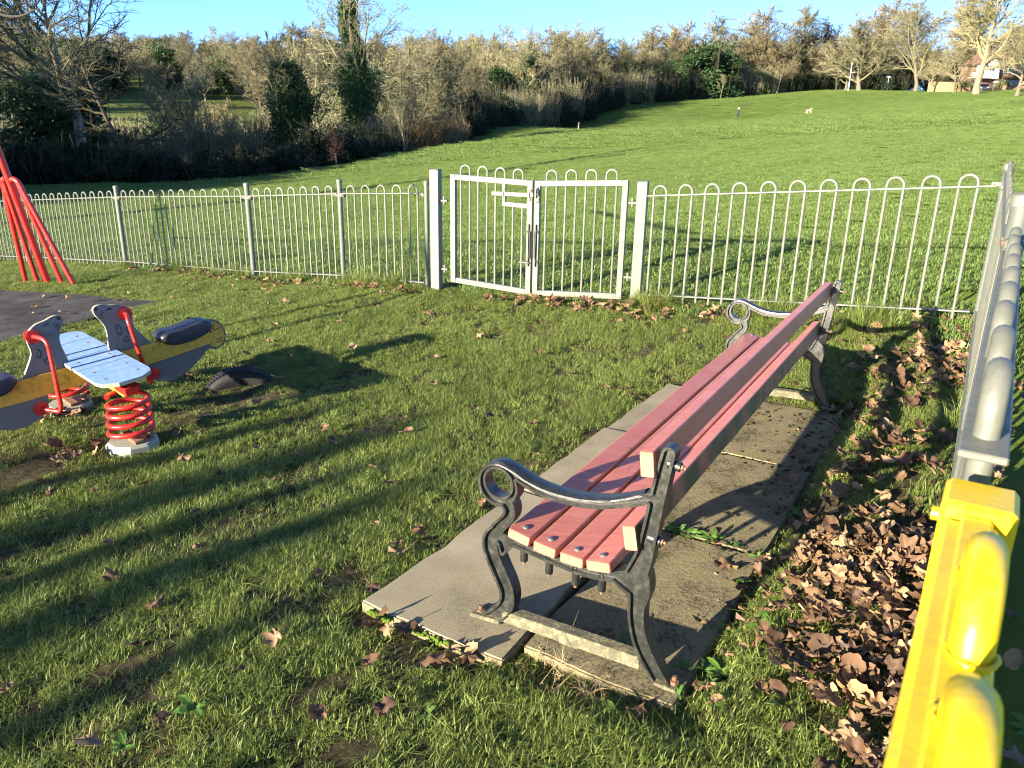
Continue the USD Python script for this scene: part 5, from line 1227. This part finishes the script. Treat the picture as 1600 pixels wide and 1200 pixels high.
# ------------------------------------------------------------------ walker and dog on the field
import manifold3d as m3
def skin_mesh(bones, res=.025, it=8):
    tot = None
    for (a, ra), (b, rb) in bones:
        pts = []
        for p, r in ((a, ra), (b, rb)):
            pts.append(trimesh.creation.icosphere(1, r).vertices + np.array(p))
        h = m3.Manifold.hull_points(np.vstack(pts)); tot = h if tot is None else tot + h
    tot = tot.refine_to_length(res * 2); mm = tot.to_mesh(); t = trimesh.Trimesh(mm.vert_properties[:, :3], mm.tri_verts)
    trimesh.smoothing.filter_taubin(t, iterations=it); return t
px_, py_ = 37.1, 138.0
pe = thing('person', 'person in dark coat and white hat walking on the far field', 'person', (px_, py_, hz(px_, py_)), rotz=-.6)
hip, chest, neck, head = (0, 0, .92), (.05, 0, 1.32), (.07, 0, 1.48), (.10, 0, 1.63)
body = skin_mesh([((hip, .15), ((.02, 0, 1.1), .14)), (((.02, 0, 1.1), .14), (chest, .165)), ((chest, .16), (neck, .065)), ((neck, .06), (head, .10)), (((.12, 0, 1.60), .085), ((.17, 0, 1.60), .03)),
   (((0, .09, .92), .10), ((.14, .10, .52), .07)), (((.14, .10, .52), .065), ((.08, .10, .10), .045)), (((.08, .10, .07), .045), ((.24, .11, .04), .035)),
   (((0, -.09, .92), .10), ((-.08, -.10, .50), .07)), (((-.08, -.10, .50), .065), ((-.30, -.10, .14), .045)), (((-.30, -.10, .10), .045), ((-.18, -.11, .04), .035)),
   (((.05, .20, 1.38), .065), ((-.06, .25, 1.10), .05)), (((-.06, .25, 1.10), .05), ((.08, .24, .90), .04)), (((.08, .24, .90), .035), ((.13, .24, .82), .03)),
   (((.05, -.20, 1.38), .065), ((.10, -.25, 1.10), .05)), (((.10, -.25, 1.10), .05), ((.28, -.22, .98), .04)), (((.28, -.22, .98), .035), ((.36, -.21, .97), .03))])
obj('body', body, M['trouser'], pe, smooth=True)
obj('coat', skin_mesh([(((0, 0, .80), .185), ((.03, 0, 1.15), .175)), (((.03, 0, 1.15), .175), ((.05, 0, 1.36), .19)), (((.05, .20, 1.38), .085), ((-.06, .25, 1.10), .07)), (((-.06, .25, 1.10), .068), ((.06, .24, .93), .058)), (((.05, -.20, 1.38), .085), ((.10, -.25, 1.10), .07)), (((.10, -.25, 1.10), .068), ((.26, -.22, .985), .058))]), M['coat_cloth'], pe, smooth=True)
obj('hat', skin_mesh([(((.08, 0, 1.67), .115), ((.08, 0, 1.71), .095)), (((.07, .0, 1.60), .11), ((.06, 0, 1.66), .115))]), M['white_hat'], pe, smooth=True)
obj('face', skin_mesh([(((.16, 0, 1.60), .07), ((.165, 0, 1.56), .055)), (((.22, 0, 1.60), .014), ((.235, 0, 1.585), .014))], .02), M['skin'], pe, smooth=True)
dx_, dy_ = 46.9, 132.3
dg = thing('dog', 'pale cream dog standing on the far field right of the walker', 'dog', (dx_, dy_, hz(dx_, dy_)), rotz=.35)
db = skin_mesh([(((-.32, 0, .58), .13), ((.0, 0, .58), .135)), (((0, 0, .58), .135), ((.30, 0, .60), .165)), (((.36, 0, .68), .11), ((.50, 0, .88), .075)), (((.50, 0, .90), .085), ((.56, 0, .92), .08)), (((.58, 0, .90), .055), ((.72, 0, .87), .035)),
   (((.50, .06, .97), .03), ((.47, .08, .90), .022)), (((.50, -.06, .97), .03), ((.47, -.08, .90), .022)),
   (((-.42, 0, .64), .035), ((-.66, 0, .78), .02)),
   (((.30, .10, .50), .065), ((.30, .10, .26), .038)), (((.30, .10, .26), .035), ((.31, .10, .03), .03)), (((.36, -.10, .50), .065), ((.42, -.10, .26), .038)), (((.42, -.10, .26), .035), ((.40, -.10, .03), .03)),
   (((-.34, .10, .52), .095), ((-.28, .10, .34), .05)), (((-.28, .10, .34), .045), ((-.42, .10, .20), .03)), (((-.42, .10, .20), .03), ((-.40, .10, .03), .028)),
   (((-.36, -.10, .52), .095), ((-.24, -.10, .34), .05)), (((-.24, -.10, .34), .045), ((-.34, -.10, .20), .03)), (((-.34, -.10, .20), .03), ((-.32, -.10, .03), .028))], .03, 6)
obj('body', db, M['dog_fur'], dg, smooth=True)

# ------------------------------------------------------------------ grass
def blade_patch(rg, n, size, h, w, lean=.55, segs=2, tuft=.55):
    """n bent blades growing in a round patch"""
    r = size * np.sqrt(rg.random(n)); a = rg.uniform(0, 2 * math.pi, n)
    base = np.stack([r * np.cos(a), r * np.sin(a), np.full(n, -.008)], -1)
    # blades gather in small tufts
    nt = max(3, n // 14); tc = np.stack([size * np.sqrt(rg.random(nt)) * np.cos(b_ := rg.uniform(0, 6.283, nt)), size * np.sqrt(rg.random(nt)) * np.sin(b_)], -1)
    idx = rg.integers(0, nt, n); base[:, :2] = base[:, :2] * (1 - tuft) + (tc[idx] + rg.normal(0, .012, (n, 2))) * tuft
    H = h * rg.lognormal(0, .35, n); az = rg.uniform(0, 2 * math.pi, n); ln = np.abs(rg.normal(0, lean, n)) + .1
    d = np.stack([np.cos(az), np.sin(az)], -1); side = np.stack([-d[:, 1], d[:, 0], np.zeros(n)], -1)
    W = w * rg.uniform(.6, 1.3, n)
    V_, F = [], []
    ts = np.linspace(0, 1, segs + 1); ring = []
    for t in ts[:-1]:
        out = ln * H * t ** 1.7; up_ = H * (t - .28 * ln * t * t)
        c = base + np.concatenate([d * out[:, None], up_[:, None]], 1)
        ww = (W * (1 - .55 * t))[:, None] / 2
        ring.append((c - side * ww, c + side * ww))
    out = ln * H; up_ = H * np.maximum(1 - .42 * ln, .12); tipv = base + np.concatenate([d * out[:, None], up_[:, None]], 1)
    k = 2 * segs + 1
    V_ = np.stack([x for pr_ in ring for x in pr_] + [tipv], 1).reshape(-1, 3)
    i = np.arange(n)[:, None] * k
    for s_ in range(segs - 1):
        F += [i + [2 * s_, 2 * s_ + 1, 2 * s_ + 3], i + [2 * s_, 2 * s_ + 3, 2 * s_ + 2]]
    F.append(i + [2 * segs - 2, 2 * segs - 1, 2 * segs])
    return V_, np.vstack(F)

def scatter(name, label, cat, proto_meshes, m, pos, scales, seed, zfun, tilt=.0, group=None):
    rg = np.random.default_rng(seed)
    pi = UsdGeom.PointInstancer.Define(stage, numbered('/World/' + name)); base = str(pi.GetPath()); rel = pi.CreatePrototypesRel()
    for i, pm in enumerate(proto_meshes):
        q = usdkit.mesh(stage, base + '/tuft_%s' % chr(97 + i), pm, m); rel.AddTarget(q.GetPath())
    n = len(pos); pos = np.asarray(pos)
    pi.CreateProtoIndicesAttr(Vt.IntArray.FromNumpy(rg.integers(0, len(proto_meshes), n).astype(np.int32)))
    P = np.column_stack([pos, zfun(pos[:, 0], pos[:, 1])]).astype(np.float32)
    pi.CreatePositionsAttr(Vt.Vec3fArray.FromNumpy(P))
    pi.CreateScalesAttr(Vt.Vec3fArray.FromNumpy(np.asarray(scales, np.float32)))
    a = rg.uniform(0, math.pi, n); tx, ty_ = rg.normal(0, tilt, n), rg.normal(0, tilt, n)
    pi.CreateOrientationsAttr(Vt.QuathArray([Gf.Quath(float(math.cos(t)), float(x * math.cos(t) + y * math.sin(t)), float(y * math.cos(t) - x * math.sin(t)), float(math.sin(t))) for t, x, y in zip(a, tx, ty_)]))
    data(pi.GetPrim(), label, cat, group, 'stuff')
    return pi

def in_view(x, y, z, m=.12):
    d = np.stack([x, y, z], -1) - EYE; zc = d @ cf
    u = (d @ cr) / np.maximum(zc, 1e-3); v = (d @ cu) / np.maximum(zc, 1e-3)
    return (zc > .2) & (abs(u) < 800 / 1209 + m + .25 / np.maximum(zc, .3)) & (abs(v) < 600 / 1209 + m + .25 / np.maximum(zc, .3))

rg = np.random.default_rng(21)
PADP = Polygon([tuple(P0 + PE1 * a + PE2 * b) for a, b in ((-.02, -.02), (2.97, -.02), (2.97, .58), (2.90, 1.00), (2.3, .93), (1.75, 1.02), (1.06, .95), (.6, 1.03), (.16, .98), (.12, .58), (-.02, .58))]).buffer(-.01)
def leaf_density(x, y):
    """0..1 cover of fallen leaves"""
    x = np.asarray(x, float); y = np.asarray(y, float)
    def seg(a, b):
        a, b = np.array(a), np.array(b); d = b - a; L2 = d @ d
        t = np.clip(((x - a[0]) * d[0] + (y - a[1]) * d[1]) / L2, 0, 1)
        return np.hypot(x - a[0] - t * d[0], y - a[1] - t * d[1])
    cl_ = .30 + 1.9 * (fbm(x.ravel(), y.ravel(), 3.4, 31).reshape(x.shape) - .36)
    d = np.zeros_like(x)
    d = np.maximum(d, 1.0 * np.exp(-(seg((1.02, 1.45), (1.25, 2.15)) / .26) ** 2) * .40)
    d = np.maximum(d, .42 * np.exp(-(seg((.80, 1.1), (1.0, 1.5)) / .22) ** 2))
    d = np.maximum(d, .75 * np.exp(-(seg(np.array(FP['r2']) + (-.35, .1), np.array(FP['cor']) + (-.40, -.25)) / .45) ** 2) * 1.2)
    d = np.maximum(d, .8 * np.exp(-(seg((1.05, 1.9), np.array(FP['r2']) + (-.25, .1)) / .28) ** 2))
    d = np.maximum(d, .8 * np.exp(-(seg(np.array(FP['gr']) + (.05, -.25), np.array(FP['gr']) + (.55, -.55)) / .20) ** 2))
    d = np.maximum(d, .55 * np.exp(-(seg(np.array(FP['gr']) + (.5, -.5), np.array(FP['cor']) + (-.3, -.12)) / .17) ** 2))
    d = np.maximum(d, .85 * np.exp(-(seg((-.1, 6.95), (1.0, 6.50)) / .15) ** 2))
    d = np.maximum(d, .60 * np.exp(-(seg(np.array(FP['l1']) + (.4, -.5), np.array(FP['m1']) + (.1, -.30)) / .14) ** 2))
    d = np.maximum(d, .80 * np.exp(-(np.hypot(x + 2.25, y - 3.80) / .22) ** 2))
    d = np.maximum(d, .55 * np.exp(-(np.hypot(x + 1.85, y - 3.85) / .18) ** 2))
    d = np.maximum(d, .5 * np.exp(-(np.hypot(x + 2.75, y - 4.45) / .2) ** 2))
    d = np.maximum(d, .8 * np.exp(-(seg((-.50, 2.20), (-.18, 2.02)) / .07) ** 2))
    dr = .95 * np.exp(-(seg((-.15, 6.90), (1.0, 6.47)) / .10) ** 2)
    dr = np.maximum(dr, .9 * np.exp(-(np.hypot(x - 1.30, y - 6.36) / .22) ** 2))
    dr = np.maximum(dr, .55 * np.exp(-(seg(np.array(FP['l1']) + (1.2, -1.05), np.array(FP['m1']) + (.0, -.22)) / .09) ** 2))
    return np.clip(np.maximum(d * cl_, dr * (.45 + .55 * cl_)), 0, 1)
def bare_soil(x, y):
    """1 where the ground is worn to soil"""
    s_ = .0 * x
    for (a, b, r) in ((-1.75, 4.72, .42), (-2.6, 3.55, .34), (-3.1, 3.9, .3), (-2.05, 3.92, .17), (-2.79, 4.59, .2)):
        s_ = np.maximum(s_, np.exp(-(np.hypot((x - a), (y - b)) / r) ** 4))
    s, t = pad_st(x, y)
    s_ = np.maximum(s_, smooth(s, -.16, -.05) * (1 - smooth(s, .02, .06)) * smooth(t, -.06, .02) * (1 - smooth(t, .5, .7)))
    q_ = fbm(x * .66 + y * .74, (y * .66 - x * .74) * 3.2, 1.5, 41); s_ = np.maximum(s_, smooth(q_, .52, .63) * .88 * (1 - smooth(y, 4.6, 7.0)))
    return s_
# close turf inside the playground
xy = np.column_stack([rg.uniform(-8.2, 3.6, 330000), rg.uniform(.9, 12.0, 330000)])
z0_ = Z0(xy[:, 0], xy[:, 1])
dist = np.hypot(xy[:, 0], xy[:, 1])
keep = in_view(xy[:, 0], xy[:, 1], z0_) & contains_xy(PLAY.buffer(.15), xy[:, 0], xy[:, 1]) & ~contains_xy(PADP, xy[:, 0], xy[:, 1]) & ~contains_xy(TARMAC.buffer(-.03), xy[:, 0], xy[:, 1])
xy = xy[keep]
ld = leaf_density(xy[:, 0], xy[:, 1]); bs = bare_soil(xy[:, 0], xy[:, 1])
pat = fbm(xy[:, 0], xy[:, 1], 1.7, 51)
pk_ = np.clip(1.05 - .8 * ld - .97 * bs, .02, 1) * (.35 + .65 * smooth(pat, .36, .62)) * (.28 + .72 * smooth(fbm(xy[:, 0], xy[:, 1], 6.5, 53), .34, .54))
xy = xy[rg.random(len(xy)) < pk_]
_s, _t = pad_st(xy[:, 0], xy[:, 1])
onpad = (_s > 0) & (_s < 2.96) & (_t > 0) & (_t < 1.1)
hgt = (.55 + .85 * fbm(xy[:, 0], xy[:, 1], 4.3, 61)) * np.where(onpad, .7, 1.0)
# longer tufts under the fences where the mower does not reach
fd = np.full(len(xy), 9.0)
for a, b in (('gr', 'cor'), ('cor', 'r2'), ('l1', 'm1')):
    A_, B_ = np.array(FP[a]), np.array(FP[b]); d = B_ - A_; t = np.clip(((xy - A_) @ d) / (d @ d), 0, 1); fd = np.minimum(fd, np.linalg.norm(xy - A_ - t[:, None] * d, axis=1))
hgt *= 1 + .8 * np.exp(-(fd / .14) ** 2) * smooth(fbm(xy[:, 0], xy[:, 1], 3.0, 71), .38, .6)
wsc = rg.uniform(.85, 1.2, len(xy))
print('grass patches', len(xy))
GP = [blade_patch(np.random.default_rng(200 + i), 64, .055, .0245, .0029, 1.1) for i in range(8)]
scatter('lawn_grass', 'short tufted winter grass of the playground lawn', 'grass', GP, M['blade'], xy, np.column_stack([wsc, wsc, hgt]), 5, Z, .10)
# coarser sward on the field beyond the fence
xy = np.column_stack([rg.uniform(-34, 36, 60000), rg.uniform(4.5, 52, 60000)])
z0_ = Z0(xy[:, 0], xy[:, 1])
keep = in_view(xy[:, 0], xy[:, 1], z0_, .05) & ~contains_xy(PLAY.buffer(-.02), xy[:, 0], xy[:, 1]) & contains_xy(FIELD_P, xy[:, 0], xy[:, 1])
xy = xy[keep]; d = np.hypot(xy[:, 0], xy[:, 1])
xy = xy[rg.random(len(xy)) < 1 - .5 * smooth(d, 20, 48)]
print('field patches', len(xy))
FPP = [blade_patch(np.random.default_rng(300 + i), 560, .30, .034, .0062, .8, 2, .25) for i in range(5)]
sc = rg.uniform(.9, 1.25, len(xy))
GIf = lambda x, y: GI(np.column_stack([x, y]))
scatter('field_grass', 'mown green grass of the sloping field', 'grass', FPP, M['field_blade'], xy, np.column_stack([sc, sc, .7 + .5 * fbm(xy[:, 0], xy[:, 1], .5, 81)]), 6, GIf, .05)
# the same sward farther up the slope, in broader patches
xy = np.column_stack([rg.uniform(-60, 150, 60000), rg.uniform(40, 205, 60000)])
print('far')
keep = contains_xy(FIELD_P, xy[:, 0], xy[:, 1]) & in_view(xy[:, 0], xy[:, 1], Z0(xy[:, 0], xy[:, 1]), .05) & (np.hypot(xy[:, 0], xy[:, 1]) > 44) 
xy = xy[keep]; xy = xy[~contains_xy(rdp.buffer(1.2), xy[:, 0], xy[:, 1]) & ~((xy[:, 0] > 86) & (xy[:, 1] > 156))]
FAR = [blade_patch(np.random.default_rng(350 + i), 900, 1.25, .055, .030, .8, 1, 0) for i in range(4)]
sc = rg.uniform(.9, 1.25, len(xy))
scatter('far_field_grass', 'mown green grass of the upper field slope', 'grass', FAR, M['field_blade'], xy[:18000], np.column_stack([sc, sc, .8 + .35 * fbm(xy[:, 0], xy[:, 1], .05, 82)])[:18000], 16, GIf, .03)
# long tufts by the fence foot, behind the bench and around the right fence
TU = [blade_patch(np.random.default_rng(400 + i), 46, .028, .135, .0042, .75, 3) for i in range(4)]
tp = []
for _ in range(2600):
    u = rg.random(); w_ = rg.random()
    if w_ < .55: c = np.array(FP['gr']) * (1 - u) + np.array(FP['cor']) * u + rg.normal(0, .10, 2) - (0, .06)
    elif w_ < .8 and u < .7: c = np.array(FP['cor']) * (1 - u) + np.array(FP['r2']) * u + rg.normal(0, .12, 2) - (.22, 0)
    else: c = np.array(FP['l1']) * (1 - u) + np.array(FP['m1']) * u + rg.normal(0, .06, 2)
    if fbm(c[0], c[1], 2.4, 91)[0] > .53: tp.append(c)
tp = np.array(tp)[:420]
sc = rg.uniform(.7, 1.3, len(tp))
scatter('long_grass', 'longer grass tufts along the fence feet', 'grass', TU, M['blade'], tp, np.column_stack([sc, sc, sc * rg.uniform(.5, 1.1, len(tp))]), 7, Z, .1)
# dry straw under the near bench frame
SP_ = [blade_patch(np.random.default_rng(500 + i), 26, .05, .032, .0013, 2.2, 4) for i in range(3)]
sp0 = np.array([P0 + PE1 * rg.normal(.06, .04) + PE2 * rg.uniform(.62, .95) for _ in range(9)])
scatter('dry_straw', 'dry pale straw under the near bench frame', 'straw', SP_, M['straw'], sp0, np.full((9, 3), 1.0) * rg.uniform(.6, 1.0, (9, 1)), 8, lambda x, y: np.full(len(x), .0), .3)
# weeds in the slab joints and low broad leaves in the lawn
def rosette(rg, n, L, w):
    ms = []
    for i in range(n):
        a = rg.uniform(0, 6.28); l = L * rg.uniform(.6, 1.1); ww = w * rg.uniform(.7, 1.1)
        t = np.array([0, .35, .7, 1.0]); wd = np.array([.25, .9, 1.0, .05]) * ww / 2
        c = np.stack([l * t, np.zeros(4), l * (.75 * t - .55 * t * t)], -1)
        v = np.concatenate([c + np.stack([np.zeros(4), wd, np.zeros(4) + .15 * wd], -1), c - np.stack([np.zeros(4), wd, -.15 * wd], -1), c])
        R = np.array([[math.cos(a), -math.sin(a), 0], [math.sin(a), math.cos(a), 0], [0, 0, 1]])
        F = []
        for j in range(3): F += [(j, j + 1, 8 + j + 1), (j, 8 + j + 1, 8 + j), (8 + j, 8 + j + 1, 4 + j + 1), (8 + j, 4 + j + 1, 4 + j)]
        ms.append((v @ R.T, np.array(F)))
    return cat_meshes(ms)
WD = [rosette(np.random.default_rng(600 + i), 7, .05, .017) for i in range(3)]
wp = [P0 + PE1 * 1.10 + PE2 * rg.uniform(.68, 1.08) for _ in range(9)] + [P0 + PE1 * rg.uniform(.2, 2.9) + PE2 * (1.13 + rg.normal(0, .03)) for _ in range(16)]
wp += [np.array([rg.uniform(.3, 1.4), rg.uniform(1.3, 2.2)]) for _ in range(26)] + [np.array([rg.uniform(-1.0, .4), rg.uniform(1.35, 1.8)]) for _ in range(10)]
wp = np.array(wp)
scatter('broad_weeds', 'small broad leafed weeds in the slab joints and turf', 'weed', WD, M['weed'], wp, rg.uniform(.6, 1.2, (len(wp), 1)) * np.ones((1, 3)), 9, lambda x, y: np.maximum(Z(x, y), -.004), .15)

# ------------------------------------------------------------------ fallen leaves
def sycamore(rg, R=.068):
    """a lobed dead leaf, crumpled, folded along its veins and curled at the rim"""
    lobes = [0, 50, -50, 104, -104]; n = 34
    th = np.linspace(-168, 168, n); r = np.full(n, .34)
    for a, l in zip(lobes, np.array((1.0, .92, .92, .62, .62)) * rg.uniform(.85, 1.1, 5)):
        r = np.maximum(r, l * (.50 + .50 * np.exp(-(np.abs(th - a) / 15.0) ** 1.5)) * (np.abs(th - a) < 31))
    if rg.random() < .40:      # plain oval or torn leaves among the lobed ones
        r = .30 + .62 * np.cos(np.radians(th) / 2.05) ** rg.uniform(2.2, 5.0)
        r[rg.integers(0, n - 6):][:rg.integers(2, 6)] *= rg.uniform(.5, .8)
    r *= rg.uniform(.84, 1.10, n); a = np.radians(th)
    curl = rg.uniform(.35, 1.25); fold = rg.uniform(-.7, .7); c3 = rg.uniform(0, 6.28); ph = rg.uniform(0, 6.28, 4); amp = rg.uniform(.05, .16)
    V_ = [[0, 0, 0]]
    for f in (.33, .66, 1.0):
        x, y = f * r * np.cos(a), f * r * np.sin(a)
        u = x * math.cos(c3) + y * math.sin(c3); w = -x * math.sin(c3) + y * math.cos(c3)
        z = curl * .45 * u * u + fold * .5 * np.abs(w) + amp * np.sin(4.5 * x + ph[0]) * np.sin(5 * y + ph[1]) + amp * .6 * np.sin(9 * x + ph[2]) * np.cos(8 * y + ph[3]) + .09 * f * np.abs(np.sin(a * 3.45)) - .05 * f
        sh = 1 / np.sqrt(1 + .5 * (curl * u) ** 2)
        V_.append(np.stack([x * sh, y * sh, z], -1))
    V_ = np.vstack(V_); F = []
    for i in range(n - 1):
        F.append((0, 1 + i, 2 + i))
        for k in range(2):
            b = 1 + k * n; F += [(b + i, b + n + i, b + n + i + 1), (b + i, b + n + i + 1, b + i + 1)]
    b = len(V_)
    st = np.array([(0, .012, 0), (0, -.012, 0), (-.8, .01 + rg.normal(0, .1), .05 + abs(rg.normal(0, .2))), (-.8, -.01, .05)])
    V_ = np.vstack([V_, st]); F += [(b, b + 2, b + 1), (b + 1, b + 2, b + 3)]
    return V_ * R, np.array(F)
LV = [sycamore(np.random.default_rng(700 + i)) for i in range(18)]
def leaf_candidates(n, seed, box_):
    rg = np.random.default_rng(seed)
    xy = np.column_stack([rg.uniform(box_[0], box_[1], n), rg.uniform(box_[2], box_[3], n)])
    d = leaf_density(xy[:, 0], xy[:, 1])
    k = (rg.random(n) < d) & contains_xy(PLAY, xy[:, 0], xy[:, 1])
    return xy[k], d[k]
cand, dens = leaf_candidates(26000, 11, (-6.5, 3.6, .9, 10.6))
cand2, dens2 = leaf_candidates(4200, 12, (.5, 1.9, .9, 2.6))
lone = np.column_stack([rg.uniform(-5, 3, 330), rg.uniform(1.3, 9, 330)])
lone = lone[contains_xy(PLAY.buffer(-.2), lone[:, 0], lone[:, 1]) & ~contains_xy(PADP.buffer(.02), lone[:, 0], lone[:, 1])]
pos = np.vstack([cand, cand2, lone]); dn = np.r_[dens, dens2, np.zeros(len(lone))]
onp = contains_xy(PADP.buffer(-.03), pos[:, 0], pos[:, 1]); pos, dn = pos[~onp], dn[~onp]
out_r = np.column_stack([rg.uniform(.7, 3.6, 500), rg.uniform(.5, 4.5, 500)])      # a few outside the right fence
out_r = out_r[~contains_xy(PLAY.buffer(.08), out_r[:, 0], out_r[:, 1]) & (out_r[:, 0] < 1.1 + .66 * out_r[:, 1])]
pos = np.vstack([pos, out_r]); dn = np.r_[dn, np.full(len(out_r), .5)]
zz = Z(pos[:, 0], pos[:, 1]) + .030 + .04 * rg.random(len(pos)) * smooth(dn, .25, .9) + .012 * rg.random(len(pos))
vis = in_view(pos[:, 0], pos[:, 1], zz, .02)
pos, zz, dn = pos[vis], zz[vis], dn[vis]
size = rg.uniform(.55, 1.25, len(pos)) * np.where(dn > .2, 1.0, .8); big = np.hypot(pos[:, 0] - 1.05, pos[:, 1] - 1.75) < .75
size = np.where(big, size * .84, size * .88)
app = size / np.linalg.norm(np.column_stack([pos, zz]) - EYE, axis=1)
order = np.argsort(-app)
print('leaves', len(pos))
from scipy.spatial.transform import Rotation as Rn
def leaf_where(x, y):
    if np.hypot(x - 1.0, y - 1.7) < .85 and y < 2.5: return 'curled brown dead leaf in the leaf pile left of the yellow frame', 'dead leaves in the pile by the yellow frame'
    if not PLAY.contains(Point(x, y)): return 'brown dead leaf on the ground outside the right fence', 'dead leaves outside the right fence'
    if x > 1.6 and y < 5.2: return 'brown dead leaf on the grass strip between bench and right fence', 'dead leaves between bench and right fence'
    if np.hypot(x + .35, y - 2.1) < .35: return 'tan dead leaf lying at the near corner of the concrete slabs', 'dead leaves at the slab corner'
    if y > 5.6 and x > .0: return 'brown dead leaf heaped along the gate and back fence', 'dead leaves along gate and back fence'
    if y > 5.6: return 'brown dead leaf along the foot of the left fence', 'dead leaves along the left fence'
    if x < -1.5: return 'brown dead leaf around the seesaw springs', 'dead leaves around the seesaw'
    return 'single brown dead leaf scattered on the open lawn', 'dead leaves scattered on the lawn'
for i in order[:300]:
    l, g = leaf_where(*pos[i])
    x = UsdGeom.Xformable(obj('fallen_leaf', LV[i % 18], M['leaf'], smooth=True))
    tl_ = .55 if dn[i] > .3 else .28
    R = Rn.from_euler('zyx', [rg.uniform(0, 6.28), rg.normal(0, tl_), rg.normal(0, tl_)]).as_matrix() * size[i]
    x.AddTransformOp().Set(Gf.Matrix4d(*R[:, 0], 0, *R[:, 1], 0, *R[:, 2], 0, float(pos[i][0]), float(pos[i][1]), float(zz[i]), 1))
    data(x.GetPrim(), l, 'leaf', g)
rest = order[300:]
pi = UsdGeom.PointInstancer.Define(stage, '/World/leaf_litter'); rel = pi.CreatePrototypesRel()
for i, m_ in enumerate(LV):
    q = usdkit.mesh(stage, '/World/leaf_litter/leaf_%s' % chr(97 + i), m_, M['leaf'], smooth=True); rel.AddTarget(q.GetPath())
pi.CreateProtoIndicesAttr(Vt.IntArray([int(i % 18) for i in rest]))
pi.CreatePositionsAttr(Vt.Vec3fArray([Gf.Vec3f(float(pos[i][0]), float(pos[i][1]), float(zz[i])) for i in rest]))
pi.CreateScalesAttr(Vt.Vec3fArray([Gf.Vec3f(float(size[i])) for i in rest]))
qs = [Rn.from_euler('zyx', [rg.uniform(0, 6.28), rg.normal(0, .5 if dn[i] > .3 else .25), rg.normal(0, .5 if dn[i] > .3 else .25)]).as_quat() for i in rest]
pi.CreateOrientationsAttr(Vt.QuathArray([Gf.Quath(float(q[3]), float(q[0]), float(q[1]), float(q[2])) for q in qs]))
data(pi.GetPrim(), 'scattered brown leaf litter of smaller and farther dead leaves', 'leaf litter', kind='stuff')
